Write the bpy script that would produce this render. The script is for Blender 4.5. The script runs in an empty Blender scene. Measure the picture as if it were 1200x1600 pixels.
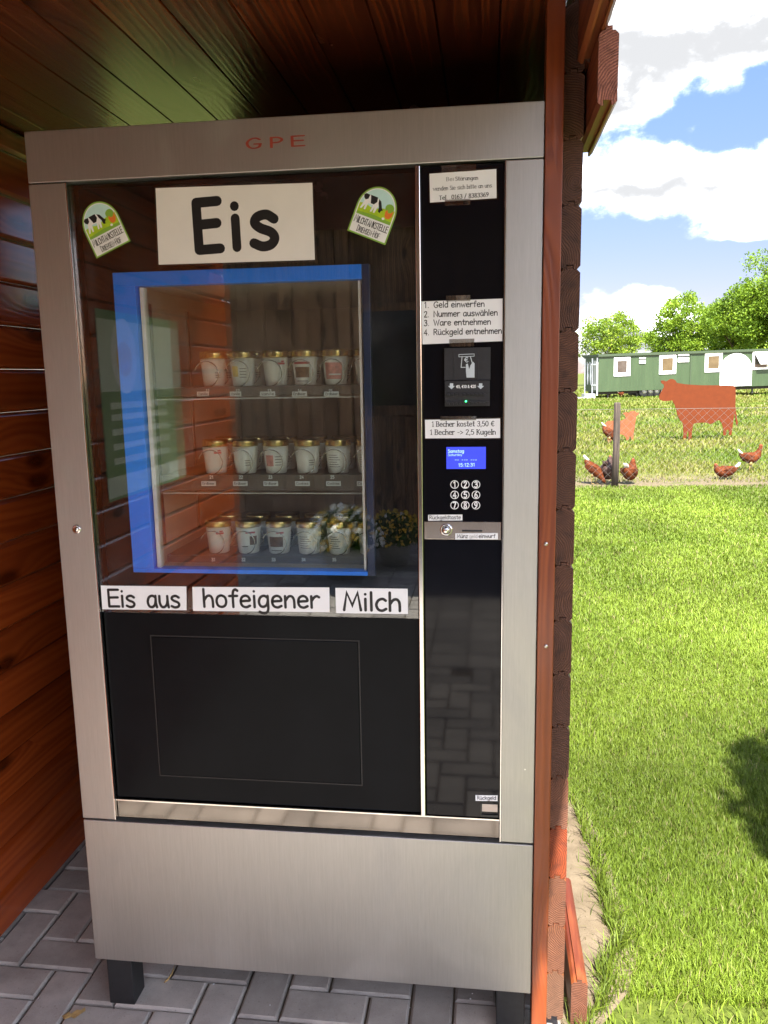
import bpy, bmesh, math, random
import numpy as np
from mathutils import Vector, Matrix

# ------------------------------------------------------------------ camera, sky, sun
scn = bpy.context.scene
COL = scn.collection
F_PX = 1255.0                                   # focal length for a 1200 x 1600 picture
CAM = np.array([0.9028, -1.5680, 1.4569])
RX, RY, RZ = 1.40300, 0.01682, 0.12787


def _rot(rx, ry, rz):
    cx, sx, cy, sy, cz, sz = math.cos(rx), math.sin(rx), math.cos(ry), math.sin(ry), math.cos(rz), math.sin(rz)
    X = np.array([[1, 0, 0], [0, cx, -sx], [0, sx, cx]])
    Y = np.array([[cy, 0, sy], [0, 1, 0], [-sy, 0, cy]])
    Z = np.array([[cz, -sz, 0], [sz, cz, 0], [0, 0, 1]])
    return Z @ Y @ X


ROT = _rot(RX, RY, RZ)
cam_d = bpy.data.cameras.new('camera')
cam = bpy.data.objects.new('camera', cam_d)
COL.objects.link(cam)
m4 = Matrix.Identity(4)
for i in range(3):
    for j in range(3):
        m4[i][j] = ROT[i, j]
    m4[i][3] = CAM[i]
cam.matrix_world = m4
cam_d.sensor_fit = 'VERTICAL'
cam_d.sensor_height = 24.0
cam_d.lens = F_PX / 1600.0 * 24.0
cam_d.clip_start = 0.02
cam_d.clip_end = 5000
scn.camera = cam

SUN = Vector((0.13, -0.75, 1.0)).normalized()
EXPOSURE = 3.5
SKY_STRENGTH = 0.10
SUN_STRENGTH = 2.0
scn.view_settings.view_transform = 'Standard'
scn.view_settings.look = 'None'
scn.view_settings.exposure = EXPOSURE
scn.view_settings.gamma = 1.0
scn.view_settings.use_curve_mapping = False

sd = bpy.data.lights.new('sun', 'SUN')
sd.energy = SUN_STRENGTH
sd.angle = math.radians(0.53)
sd.color = (1.0, 0.95, 0.86)
sun = bpy.data.objects.new('sun', sd)
COL.objects.link(sun)
sun.rotation_euler = SUN.to_track_quat('Z', 'Y').to_euler()
sun.location = (3, -8, 12)


class NT:
    """small helper round a node tree"""

    def __init__(self, tree):
        self.t = tree
        self.n = tree.nodes
        self.l = tree.links

    def node(self, kind, **kw):
        nd = self.n.new(kind)
        for k, v in kw.items():
            setattr(nd, k, v)
        return nd

    def put(self, sock, v):
        if hasattr(v, 'is_output') or isinstance(v, bpy.types.NodeSocket):
            self.l.new(v, sock)
        elif isinstance(v, (tuple, list)):
            if len(v) == 3 and len(sock.default_value) == 4:
                v = (*v, 1)
            sock.default_value = v
        else:
            sock.default_value = v

    def math(self, op, a, b=None, c=None, clamp=False):
        nd = self.node('ShaderNodeMath', operation=op, use_clamp=clamp)
        self.put(nd.inputs[0], a)
        if b is not None:
            self.put(nd.inputs[1], b)
        if c is not None:
            self.put(nd.inputs[2], c)
        return nd.outputs[0]

    def vmath(self, op, a, b=None, scale=None):
        nd = self.node('ShaderNodeVectorMath', operation=op)
        self.put(nd.inputs[0], a)
        if b is not None:
            self.put(nd.inputs[1], b)
        if scale is not None:
            self.put(nd.inputs['Scale'], scale)
        return nd.outputs['Value'] if op in ('LENGTH', 'DOT_PRODUCT', 'DISTANCE') else nd.outputs[0]

    def mix(self, fac, a, b, mode='MIX'):
        nd = self.node('ShaderNodeMix', data_type='RGBA', blend_type=mode)
        self.put(nd.inputs[0], fac)
        self.put(nd.inputs[6], a)
        self.put(nd.inputs[7], b)
        return nd.outputs[2]

    def noise(self, vec, scale, detail=4, rough=0.55, dist=0.0):
        nd = self.node('ShaderNodeTexNoise')
        if vec is not None:
            self.put(nd.inputs['Vector'], vec)
        nd.inputs['Scale'].default_value = scale
        nd.inputs['Detail'].default_value = detail
        nd.inputs['Roughness'].default_value = rough
        nd.inputs['Distortion'].default_value = dist
        return nd.outputs['Fac']

    def ramp(self, fac, *stops):
        nd = self.node('ShaderNodeValToRGB')
        self.put(nd.inputs[0], fac)
        e = nd.color_ramp.elements
        while len(e) < len(stops):
            e.new(0.5)
        for el, (p, c) in zip(e, stops):
            el.position = p
            el.color = (*c, 1) if len(c) == 3 else c
        return nd.outputs[0]

    def smooth(self, x, a, b):
        nd = self.node('ShaderNodeMapRange', interpolation_type='SMOOTHSTEP')
        self.put(nd.inputs[0], x)
        nd.inputs[1].default_value = a
        nd.inputs[2].default_value = b
        nd.inputs[3].default_value = 0.0
        nd.inputs[4].default_value = 1.0
        return nd.outputs[0]

    def xyz(self, v):
        nd = self.node('ShaderNodeSeparateXYZ')
        self.put(nd.inputs[0], v)
        return nd.outputs

    def comb(self, x, y, z):
        nd = self.node('ShaderNodeCombineXYZ')
        self.put(nd.inputs[0], x)
        self.put(nd.inputs[1], y)
        self.put(nd.inputs[2], z)
        return nd.outputs[0]

    def bump(self, h, strength, dist, normal=None):
        nd = self.node('ShaderNodeBump')
        nd.inputs['Strength'].default_value = strength
        nd.inputs['Distance'].default_value = dist
        self.put(nd.inputs['Height'], h)
        if normal is not None:
            self.put(nd.inputs['Normal'], normal)
        return nd.outputs[0]


def make_world():
    w = bpy.data.worlds.new('World')
    scn.world = w
    w.use_nodes = True
    t = NT(w.node_tree)
    bg = [n for n in t.n if n.type == 'BACKGROUND'][0]
    sky = t.node('ShaderNodeTexSky', sky_type='NISHITA')
    sky.sun_disc = False
    sky.sun_elevation = math.asin(SUN.z)
    sky.sun_rotation = math.atan2(SUN.x, SUN.y)
    sky.air_density = 1.0
    sky.dust_density = 0.4
    sky.ozone_density = 1.6
    d = t.vmath('NORMALIZE', t.node('ShaderNodeTexCoord').outputs['Generated'])
    x, y, z = t.xyz(d)
    # cumulus layer in direction space, a little flattened towards the horizon
    v = t.comb(x, y, t.math('MULTIPLY', z, 1.55))

    def density(vec):
        a = t.noise(vec, 9.0, 3, 0.5, 0.2)
        b = t.noise(vec, 26.0, 7, 0.62, 0.15)
        s = t.math('ADD', t.math('MULTIPLY', t.math('SUBTRACT', a, 0.5), 0.75), t.math('MULTIPLY', t.math('SUBTRACT', b, 0.5), 0.46))
        bx, by, bz = t.xyz(vec)
        # broad banks seen in the picture: (azimuth x, height, size x, size z, gain)
        for cx, cz, sx, sz, g in CLOUD_BANKS:
            dx = t.math('MULTIPLY', t.math('SUBTRACT', bx, cx), 1.0 / sx)
            dz = t.math('MULTIPLY', t.math('SUBTRACT', bz, cz * 1.55), 1.0 / (sz * 1.55))
            r2 = t.math('ADD', t.math('MULTIPLY', dx, dx), t.math('MULTIPLY', dz, dz))
            r2 = t.math('ADD', r2, t.math('MULTIPLY', t.math('LESS_THAN', by, 0.0), 50.0))
            s = t.math('ADD', s, t.math('MULTIPLY', t.math('EXPONENT', t.math('MULTIPLY', r2, -1.0)), g))
        return s

    d0 = density(v)
    d1 = density(t.vmath('ADD', v, (0.004, -0.01, 0.032)))
    cover = t.smooth(d0, 0.01, 0.28)
    lit = t.smooth(t.math('SUBTRACT', d0, d1), -0.10, 0.17)
    thick = t.smooth(d0, 0.06, 0.36)
    shade = t.math('MULTIPLY', thick, t.math('SUBTRACT', 1.0, lit))
    shade = t.math('MULTIPLY', thick, t.math('SUBTRACT', 1.0, t.math('POWER', lit, 3.0)))
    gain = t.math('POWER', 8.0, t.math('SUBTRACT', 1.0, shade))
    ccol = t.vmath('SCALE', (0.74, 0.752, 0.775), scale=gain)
    haze = t.smooth(z, 0.42, 0.02)
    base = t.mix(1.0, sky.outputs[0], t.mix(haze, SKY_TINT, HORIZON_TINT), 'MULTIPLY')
    sky_fill = t.smooth(y, 0.35, -0.45)  # sky behind the camera raised, added fill light for the shelter
    base = t.mix(1.0, base, t.mix(sky_fill, (1.0, 1.0, 1.0), (5.6, 4.3, 3.1)), 'MULTIPLY')
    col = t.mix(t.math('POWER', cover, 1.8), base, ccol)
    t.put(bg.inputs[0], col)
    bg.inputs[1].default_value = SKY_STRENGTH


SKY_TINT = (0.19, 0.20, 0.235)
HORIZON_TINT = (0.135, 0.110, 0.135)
CLOUD_BANKS = [(0.20, 0.35, 0.30, 0.050, 0.42), (0.12, 0.290, 0.07, 0.024, 0.26), (0.215, 0.255, 0.022, 0.010, 0.22),
               (0.15, 0.212, 0.080, 0.030, 0.40), (0.27, 0.208, 0.070, 0.026, 0.38), (0.275, 0.148, 0.050, 0.012, 0.34),
               (0.175, 0.068, 0.035, 0.032, 0.36), (0.22, 0.035, 0.25, 0.030, 0.38), (0.25, 0.252, 0.07, 0.014, -0.25), (0.20, 0.118, 0.20, 0.020, -0.34), (0.13, 0.15, 0.07, 0.014, -0.2)]
make_world()

# ------------------------------------------------------------------ measuring helpers
# the surfaces of the place were surveyed from the photograph: a picture point meets a known plane of the place


def on_y(px, py, Y=0.0):
    d = ROT @ np.array([(px - 600) / F_PX, -(py - 800) / F_PX, -1.0])
    return CAM + d * ((Y - CAM[1]) / d[1])


def on_z(px, py, Z=0.0):
    d = ROT @ np.array([(px - 600) / F_PX, -(py - 800) / F_PX, -1.0])
    return CAM + d * ((Z - CAM[2]) / d[2])


def rect(x0, y0, x1, y1, Y=0.0):
    a, b = on_y(x0, y0, Y), on_y(x1, y1, Y)
    return a[0], b[0], b[2], a[2]               # x0, x1, z0, z1


# ------------------------------------------------------------------ mesh helpers
class MB:
    def __init__(self):
        self.v, self.f, self.m, self.uv, self.tint = [], [], [], {}, {}
        self.smooth = set()

    def add(self, verts, faces, mat=0, smooth=False):
        o = len(self.v)
        self.v.extend([tuple(map(float, p)) for p in verts])
        for fc in faces:
            if smooth:
                self.smooth.add(len(self.f))
            self.f.append(tuple(i + o for i in fc))
            self.m.append(mat)
        return o

    def box(self, x0, x1, y0, y1, z0, z1, mat=0):
        vs = [(x0, y0, z0), (x1, y0, z0), (x1, y1, z0), (x0, y1, z0), (x0, y0, z1), (x1, y0, z1), (x1, y1, z1), (x0, y1, z1)]
        self.add(vs, [(0, 3, 2, 1), (4, 5, 6, 7), (0, 1, 5, 4), (1, 2, 6, 5), (2, 3, 7, 6), (3, 0, 4, 7)], mat)
        return self

    def chamfer_box(self, x0, x1, y0, y1, z0, z1, c, mat=0):
        """box with its top edges chamfered"""
        vs = [(x0, y0, z0), (x1, y0, z0), (x1, y1, z0), (x0, y1, z0),
              (x0, y0, z1 - c), (x1, y0, z1 - c), (x1, y1, z1 - c), (x0, y1, z1 - c),
              (x0 + c, y0 + c, z1), (x1 - c, y0 + c, z1), (x1 - c, y1 - c, z1), (x0 + c, y1 - c, z1)]
        fs = [(0, 3, 2, 1), (0, 1, 5, 4), (1, 2, 6, 5), (2, 3, 7, 6), (3, 0, 4, 7),
              (4, 5, 9, 8), (5, 6, 10, 9), (6, 7, 11, 10), (7, 4, 8, 11), (8, 9, 10, 11)]
        self.add(vs, fs, mat)
        return self

    def prism(self, poly, y0, y1, mat=0, endmat=None, axis='y'):
        """extrude a 2D (x,z) polygon (counter-clockwise seen from -y) along y; axis 'z': (x,y) along z; 'x': (y,z) along x"""
        n = len(poly)
        if axis == 'y':
            a = [(p[0], y0, p[1]) for p in poly]
            b = [(p[0], y1, p[1]) for p in poly]
        elif axis == 'z':
            a = [(p[0], p[1], y0) for p in poly]
            b = [(p[0], p[1], y1) for p in poly]
        else:
            a = [(y0, p[0], p[1]) for p in poly]
            b = [(y1, p[0], p[1]) for p in poly]
        e = mat if endmat is None else endmat
        o = self.add(a + b, [tuple((i, n + i, n + (i + 1) % n, (i + 1) % n)) for i in range(n)], mat)
        self.f.append(tuple(o + i for i in range(n)))
        self.m.append(e)
        self.f.append(tuple(o + n + i for i in reversed(range(n))))
        self.m.append(e)
        return len(self.f) - 2

    def tube(self, path, radii, seg=8, mat=0, caps=True, smooth=True, squash=None):
        P = [Vector(p) for p in path]
        if isinstance(radii, (int, float)):
            radii = [radii] * len(P)
        o = len(self.v)
        up = None
        for i, p in enumerate(P):
            t = (P[min(i + 1, len(P) - 1)] - P[max(i - 1, 0)])
            if t.length < 1e-9:
                t = Vector((0, 0, 1))
            t.normalize()
            if up is None:
                up = Vector((0, 0, 1)) if abs(t.z) < 0.9 else Vector((1, 0, 0))
            side = t.cross(up)
            if side.length < 1e-6:
                side = t.cross(Vector((0, 1, 0)))
            side.normalize()
            up = side.cross(t).normalized()
            for k in range(seg):
                a = 2 * math.pi * k / seg
                q = p + (side * math.cos(a) + up * math.sin(a)) * radii[i]
                self.v.append(tuple(q))
        for i in range(len(P) - 1):
            for k in range(seg):
                k2 = (k + 1) % seg
                if smooth:
                    self.smooth.add(len(self.f))
                self.f.append((o + i * seg + k, o + i * seg + k2, o + (i + 1) * seg + k2, o + (i + 1) * seg + k))
                self.m.append(mat)
        if caps:
            self.f.append(tuple(o + k for k in reversed(range(seg))))
            self.m.append(mat)
            e = o + (len(P) - 1) * seg
            self.f.append(tuple(e + k for k in range(seg)))
            self.m.append(mat)
        return self

    def lathe(self, prof, seg=24, mat=0, centre=(0, 0, 0), axis='z', smooth=True):
        """prof: (r, h) list, turned about the axis"""
        o = len(self.v)
        cx, cy, cz = centre
        for r, h in prof:
            for k in range(seg):
                a = 2 * math.pi * k / seg
                c, s = r * math.cos(a), r * math.sin(a)
                if axis == 'z':
                    self.v.append((cx + c, cy + s, cz + h))
                elif axis == 'y':
                    self.v.append((cx + c, cy + h, cz - s))
                else:
                    self.v.append((cx + h, cy + c, cz + s))
        for i in range(len(prof) - 1):
            for k in range(seg):
                k2 = (k + 1) % seg
                if smooth:
                    self.smooth.add(len(self.f))
                self.f.append((o + i * seg + k, o + i * seg + k2, o + (i + 1) * seg + k2, o + (i + 1) * seg + k))
                self.m.append(mat)
        for i, rev in ((0, True), (len(prof) - 1, False)):
            if prof[i][0] > 1e-6:
                r_ = [o + i * seg + k for k in range(seg)]
                self.f.append(tuple(reversed(r_)) if rev else tuple(r_))
                self.m.append(mat)
        return self

    def build(self, name, mats, parent=None, loc=None, bevel=0.0, seg=2, auto_smooth=False):
        me = bpy.data.meshes.new(name)
        me.from_pydata(self.v, [], self.f)
        if not isinstance(mats, (list, tuple)):
            mats = [mats]
        for mt in mats:
            me.materials.append(mt)
        me.polygons.foreach_set('material_index', self.m)
        if self.smooth:
            me.polygons.foreach_set('use_smooth', [i in self.smooth for i in range(len(self.f))])
        if self.uv:
            lay = me.uv_layers.new(name='ends')
            for fi, co in self.uv.items():
                for li, c in zip(me.polygons[fi].loop_indices, co):
                    lay.data[li].uv = c
        if self.tint:
            at = me.color_attributes.new('tint', 'FLOAT_COLOR', 'CORNER')
            vals = np.ones((len(me.loops), 4), dtype=np.float32)
            for fi, c in self.tint.items():
                for li in me.polygons[fi].loop_indices:
                    vals[li, :3] = c
            at.data.foreach_set('color', vals.ravel())
        me.validate()
        me.update()
        o = bpy.data.objects.new(name, me)
        COL.objects.link(o)
        if parent is not None:
            o.parent = parent
            if loc is None:
                # meshes are written in place coordinates; undo the parents' offsets
                off = Vector((0, 0, 0))
                p = parent
                while p is not None:
                    off += p.location
                    p = p.parent
                o.location = -off
            else:
                o.location = loc
        elif loc is not None:
            o.location = loc
        if bevel:
            md = o.modifiers.new('edge', 'BEVEL')
            md.width = bevel
            md.segments = seg
            md.limit_method = 'ANGLE'
        return o


def tag(o, label=None, cat=None, group=None, kind=None):
    if label:
        o['label'] = label
    if cat:
        o['category'] = cat
    if group:
        o['group'] = group
    if kind:
        o['kind'] = kind
    return o


def thing(name, label, cat, loc=(0, 0, 0), rotz=0.0, group=None):
    o = bpy.data.objects.new(name, None)
    o.empty_display_size = 0.1
    COL.objects.link(o)
    o.location = loc
    o.rotation_euler = (0, 0, rotz)
    return tag(o, label, cat, group)


def copy_tree(o, parent=None):
    c = o.copy()
    COL.objects.link(c)
    if parent is not None:
        c.parent = parent
        c.matrix_parent_inverse = o.matrix_parent_inverse.copy()
    for ch in [k for k in bpy.data.objects if k.parent is o]:
        copy_tree(ch, c)
    return c


# ------------------------------------------------------------------ materials
M = {}


def new_mat(name):
    m = bpy.data.materials.new(name)
    m.use_nodes = True
    t = NT(m.node_tree)
    b = t.n['Principled BSDF']
    return m, t, b


def plain(name, col, rough=0.5, metal=0.0, var=0.08, scale=30.0, coat=0.0, bump=0.0, spec=None):
    m, t, b = new_mat(name)
    co = t.node('ShaderNodeTexCoord').outputs['Object']
    n = t.noise(co, scale, 5, 0.6)
    lo = tuple(c * (1 - var) for c in col)
    hi = tuple(min(1, c * (1 + var)) for c in col)
    t.put(b.inputs['Base Color'], t.ramp(n, (0.3, lo), (0.7, hi)))
    t.put(b.inputs['Roughness'], t.math('ADD', rough - 0.05, t.math('MULTIPLY', n, 0.1)))
    b.inputs['Metallic'].default_value = metal
    if coat:
        b.inputs['Coat Weight'].default_value = coat
    if spec is not None:
        b.inputs['Specular IOR Level'].default_value = spec
    if bump:
        t.put(b.inputs['Normal'], t.bump(n, bump, 0.002))
    M[name] = m
    return m


def steel(name, col, rough, streak=1.0, aniso=0.5):
    m, t, b = new_mat(name)
    co = t.node('ShaderNodeTexCoord').outputs['Object']
    v = t.vmath('MULTIPLY', co, (700.0, 700.0, 24.0))
    n = t.noise(v, 1.0, 3, 0.6)
    v2 = t.vmath('MULTIPLY', co, (260.0, 260.0, 7.0))
    n2 = t.noise(v2, 1.0, 2, 0.5)
    s = t.math('ADD', t.math('MULTIPLY', n, 0.6), t.math('MULTIPLY', n2, 0.4))
    big = t.noise(co, 2.2, 3, 0.5)
    c = t.ramp(s, (0.32, tuple(k * (1 - 0.13 * streak) for k in col)), (0.68, tuple(min(1, k * (1 + 0.10 * streak)) for k in col)))
    c = t.mix(t.math('MULTIPLY', big, 0.22), c, tuple(k * 0.72 for k in col))
    if streak > 0.5:
        vo = t.node('ShaderNodeTexVoronoi')
        t.put(vo.inputs['Vector'], co)
        vo.inputs['Scale'].default_value = 7.0
        keep = t.math('GREATER_THAN', t.xyz(vo.outputs['Color'])[0], 0.72)
        speck = t.math('MULTIPLY', t.smooth(vo.outputs['Distance'], 0.016, 0.009), keep)
        c = t.mix(speck, c, (0.85, 0.85, 0.83))
    t.put(b.inputs['Base Color'], c)
    b.inputs['Metallic'].default_value = 1.0
    smud = t.noise(t.vmath('MULTIPLY', co, (5.0, 5.0, 3.5)), 1.0, 5, 0.65, 0.6)
    rr = t.math('ADD', rough - 0.06 * streak, t.math('MULTIPLY', s, 0.12 * streak))
    t.put(b.inputs['Roughness'], t.math('ADD', rr, t.math('MULTIPLY', t.smooth(smud, 0.45, 0.7), 0.10 if streak > 0.5 else 0.02)))
    if streak > 0.3:
        t.put(b.inputs['Normal'], t.bump(s, 0.10 * streak, 0.0006))
    M[name] = m
    return m


def glass(name, refl, tint=(1, 1, 1), smear=0.0):
    """a clear pane: part of the light is mirrored, the rest goes through"""
    m, t, b = new_mat(name)
    t.n.remove(b)
    out = [n for n in t.n if n.type == 'OUTPUT_MATERIAL'][0]
    tr = t.node('ShaderNodeBsdfTransparent')
    tr.inputs[0].default_value = (*tint, 1)
    gl = t.node('ShaderNodeBsdfGlossy')
    gl.inputs['Roughness'].default_value = 0.0
    gl.inputs['Color'].default_value = (1, 1, 1, 1)
    lw = t.node('ShaderNodeLayerWeight')
    lw.inputs['Blend'].default_value = 0.35
    fac = t.math('ADD', refl, t.math('MULTIPLY', lw.outputs['Fresnel'], 0.35), clamp=True)
    mx = t.node('ShaderNodeMixShader')
    t.put(mx.inputs[0], fac)
    t.l.new(tr.outputs[0], mx.inputs[1])
    t.l.new(gl.outputs[0], mx.inputs[2])
    last = mx
    if smear:
        co = t.node('ShaderNodeTexCoord').outputs['Object']
        n = t.noise(co, 6.0, 6, 0.65)
        df = t.node('ShaderNodeBsdfDiffuse')
        df.inputs[0].default_value = (0.7, 0.7, 0.7, 1)
        m2 = t.node('ShaderNodeMixShader')
        t.put(m2.inputs[0], t.math('MULTIPLY', t.smooth(n, 0.45, 0.75), smear))
        t.l.new(mx.outputs[0], m2.inputs[1])
        t.l.new(df.outputs[0], m2.inputs[2])
        last = m2
    t.l.new(last.outputs[0], out.inputs[0])
    M[name] = m
    return m


def wood(name, dark, light, along, across, freq=150.0, rough=0.35, coat=0.0, knots=1.0, warm=None, bump=0.25, tinted=False, stretch=1.0):
    """pine boards: rings stretched along the board that flow round knots. along / across: axis letters"""
    m, t, b = new_mat(name)
    ax = {'x': 0, 'y': 1, 'z': 2}
    geo = t.node('ShaderNodeNewGeometry')
    rnd = geo.outputs['Random Per Island']
    co = t.node('ShaderNodeTexCoord').outputs['Object']
    xyz = t.xyz(co)
    third = [k for k in 'xyz' if k not in (along, across)][0]
    u = t.math('ADD', xyz[ax[along]], t.math('MULTIPLY', rnd, 53.0))
    w_ = t.math('ADD', xyz[ax[across]], t.math('MULTIPLY', xyz[ax[third]], 0.35))
    w_ = t.math('ADD', w_, t.math('MULTIPLY', rnd, 17.0))
    p = t.comb(t.math('MULTIPLY', u, 0.9 * stretch), t.math('MULTIPLY', w_, 7.0), 0.0)
    warp = t.noise(p, 1.6, 3, 0.5)
    # knots
    vo = t.node('ShaderNodeTexVoronoi', voronoi_dimensions='2D')
    kp = t.comb(t.math('MULTIPLY', u, 2.1 * stretch), t.math('MULTIPLY', w_, 5.5), 0.0)
    t.put(vo.inputs['Vector'], kp)
    vo.inputs['Scale'].default_value = 1.0
    kd = vo.outputs['Distance']
    sel = t.math('GREATER_THAN', t.xyz(vo.outputs['Color'])[0], 0.62)
    fall = t.math('MULTIPLY', t.math('EXPONENT', t.math('MULTIPLY', t.math('MULTIPLY', kd, kd), -14.0)), sel)
    rings = t.math('ADD', w_, t.math('MULTIPLY', warp, 0.075))
    rings = t.math('ADD', rings, t.math('MULTIPLY', fall, 0.05 * knots))
    saw = t.math('SINE', t.math('MULTIPLY', rings, freq * 2.4))
    saw2 = t.math('SINE', t.math('MULTIPLY', rings, freq * 0.83))
    lat = t.math('MULTIPLY', t.math('ADD', saw, t.math('MULTIPLY', saw2, 0.8)), 0.28)
    fib = t.noise(t.comb(t.math('MULTIPLY', u, 9.0), t.math('MULTIPLY', w_, 900.0), 0.0), 1.0, 2, 0.5)
    g = t.math('ADD', t.math('ADD', 0.5, lat), t.math('MULTIPLY', t.math('SUBTRACT', fib, 0.5), 0.6))
    col = t.ramp(g, (0.10, dark), (0.55, tuple(0.45 * a + 0.55 * c for a, c in zip(dark, light))), (0.95, light))
    blot = t.noise(t.comb(t.math('MULTIPLY', u, 2.0), t.math('MULTIPLY', w_, 5.0), 0.0), 1.0, 3, 0.6)
    col = t.mix(t.smooth(blot, 0.4, 0.75), col, tuple(k * 0.6 for k in dark) if warm is None else warm)
    eye = t.math('MULTIPLY', t.smooth(kd, 0.16, 0.05), sel)
    col = t.mix(t.math('MULTIPLY', eye, 0.85 * knots if knots <= 1 else 0.9), col, tuple(k * 0.25 for k in dark))
    var = t.math('ADD', 0.78, t.math('MULTIPLY', t.math('FRACT', t.math('MULTIPLY', rnd, 91.7)), 0.44))
    vn = t.vmath('SCALE', col, scale=var)
    if tinted:
        at = t.node('ShaderNodeVertexColor', layer_name='tint')
        vn = t.vmath('MULTIPLY', vn, at.outputs[0])
    t.put(b.inputs['Base Color'], vn)
    t.put(b.inputs['Roughness'], t.math('ADD', rough - 0.06, t.math('MULTIPLY', blot, 0.14)))
    b.inputs['Coat Weight'].default_value = coat
    b.inputs['Coat Roughness'].default_value = 0.12
    t.put(b.inputs['Normal'], t.bump(g, bump, 0.0012))
    M[name] = m
    return m


def end_grain(name, dark, light, freq=1500.0):
    m, t, b = new_mat(name)
    uvn = t.node('ShaderNodeUVMap', uv_map='ends')
    uv = uvn.outputs[0]
    n = t.noise(uv, 26.0, 4, 0.6)
    r = t.math('ADD', t.vmath('LENGTH', uv), t.math('MULTIPLY', n, 0.012))
    s = t.math('MULTIPLY', t.math('ADD', t.math('SINE', t.math('MULTIPLY', r, freq)), 1.0), 0.5)
    s2 = t.noise(uv, 420.0, 3, 0.7)
    big = t.noise(uv, 35.0, 3, 0.5)
    fade = t.noise(uv, 48.0, 2, 0.5)
    f = t.math('ADD', t.math('MULTIPLY', t.math('MULTIPLY', s, fade), 0.75), t.math('MULTIPLY', s2, 0.6))
    col = t.ramp(f, (0.2, dark), (0.8, light))
    col = t.mix(t.math('MULTIPLY', t.smooth(big, 0.5, 0.75), 0.6), col, tuple(k * 0.55 for k in dark))
    at = t.node('ShaderNodeVertexColor', layer_name='tint')
    t.put(b.inputs['Base Color'], t.vmath('MULTIPLY', col, at.outputs[0]))
    b.inputs['Roughness'].default_value = 0.75
    t.put(b.inputs['Normal'], t.bump(f, 0.9, 0.0018))
    M[name] = m
    return m


steel('brushed_steel', (0.50, 0.492, 0.468), 0.50, 0.7)
steel('bright_steel', (0.72, 0.70, 0.68), 0.16, 0.4)
steel('mirror_steel', (0.18, 0.163, 0.152), 0.07, 0.15)
steel('plate_steel', (0.70, 0.64, 0.59), 0.20, 0.3)
plain('cabinet_grey', (0.05, 0.05, 0.052), 0.5)
plain('black_panel', (0.007, 0.0075, 0.0085), 0.2, var=0.15, scale=8, spec=0.05)
plain('black_gloss', (0.005, 0.005, 0.007), 0.05, var=0.1, scale=8, spec=0.18)
plain('black_plastic', (0.018, 0.018, 0.02), 0.4, var=0.15, scale=120)
plain('black_rubber', (0.014, 0.015, 0.016), 0.55, var=0.3, scale=60)
plain('blue_paint', (0.004, 0.20, 0.92), 0.35, var=0.05)
plain('shaded_blue', (0.003, 0.014, 0.06), 0.35, var=0.05)  # frame blue darkened, shade of the recess put into the colour
plain('shelf_dark', (0.10, 0.085, 0.075), 0.4)
plain('liner_grey', (0.52, 0.43, 0.36), 0.45, var=0.06)
plain('shelf_white', (0.62, 0.60, 0.57), 0.35)
plain('paper', (0.78, 0.785, 0.80), 0.6, var=0.03, scale=14)
plain('paper_warm', (0.74, 0.725, 0.70), 0.6, var=0.03, scale=14)
plain('ink', (0.008, 0.008, 0.009), 0.5, var=0.1)
plain('red_ink', (0.30, 0.045, 0.025), 0.45, var=0.1)
plain('white_print', (0.80, 0.81, 0.82), 0.5, var=0.03)
plain('grey_print', (0.50, 0.56, 0.60), 0.5, var=0.05)
plain('gold_lid', (0.72, 0.52, 0.22), 0.24, metal=1.0, var=0.06)
plain('wire_steel', (0.62, 0.60, 0.57), 0.25, metal=1.0)
plain('jar_white', (0.86, 0.835, 0.81), 0.35, var=0.04)
plain('label_red', (0.50, 0.06, 0.08), 0.5)
plain('label_brown', (0.16, 0.075, 0.035), 0.5, var=0.5, scale=160)
plain('label_pink', (0.72, 0.30, 0.27), 0.5, var=0.4, scale=120)
plain('label_yellow', (0.80, 0.55, 0.12), 0.5, var=0.2, scale=100)
plain('sticker_green', (0.22, 0.42, 0.05), 0.4)
plain('sticker_lime', (0.40, 0.58, 0.02), 0.4, var=0.2, scale=60)
plain('sticker_sky', (0.50, 0.74, 0.74), 0.4)
plain('sticker_orange', (0.72, 0.19, 0.03), 0.4)
plain('screen_blue', (0.02, 0.02, 0.3), 0.25)
plain('leaf_dry', (0.50, 0.33, 0.12), 0.7, var=0.3, scale=90)
plain('rust_steel', (0.095, 0.021, 0.0055), 0.8, var=0.10, scale=9, spec=0.15)
plain('galvanised', (0.42, 0.43, 0.42), 0.45, metal=0.6)
plain('fence_wire', (0.11, 0.105, 0.09), 0.7)
plain('wagon_white', (0.86, 0.86, 0.84), 0.5)
plain('wagon_dark', (0.02, 0.022, 0.02), 0.7)
plain('wagon_roof', (0.028, 0.046, 0.020), 0.55)
plain('pane_dim', (0.075, 0.056, 0.028), 0.15, var=0.3, scale=2)
plain('pane_grey', (0.05, 0.043, 0.038), 0.15, var=0.4, scale=3)
plain('hazed_rust', (0.17, 0.060, 0.026), 0.8, var=0.2, scale=12, spec=0.15)  # rust paled, veil of haze and fence mesh put into the colour
plain('hen_brown', (0.085, 0.021, 0.005), 0.8, var=0.6, scale=34, spec=0.15)
plain('hen_wing', (0.060, 0.014, 0.0035), 0.8, var=0.6, scale=60, spec=0.15)
plain('hen_dark', (0.035, 0.014, 0.008), 0.8, var=0.5, scale=30)
plain('hen_white', (0.45, 0.41, 0.34), 0.8, var=0.1)
plain('hen_red', (0.55, 0.05, 0.03), 0.6)
plain('hen_leg', (0.22, 0.15, 0.05), 0.6)
plain('bark', (0.10, 0.075, 0.05), 0.9, var=0.4, scale=14, bump=0.5)
plain('flower_white', (0.85, 0.85, 0.80), 0.6)
plain('flower_yellow', (0.80, 0.50, 0.02), 0.6)
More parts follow.
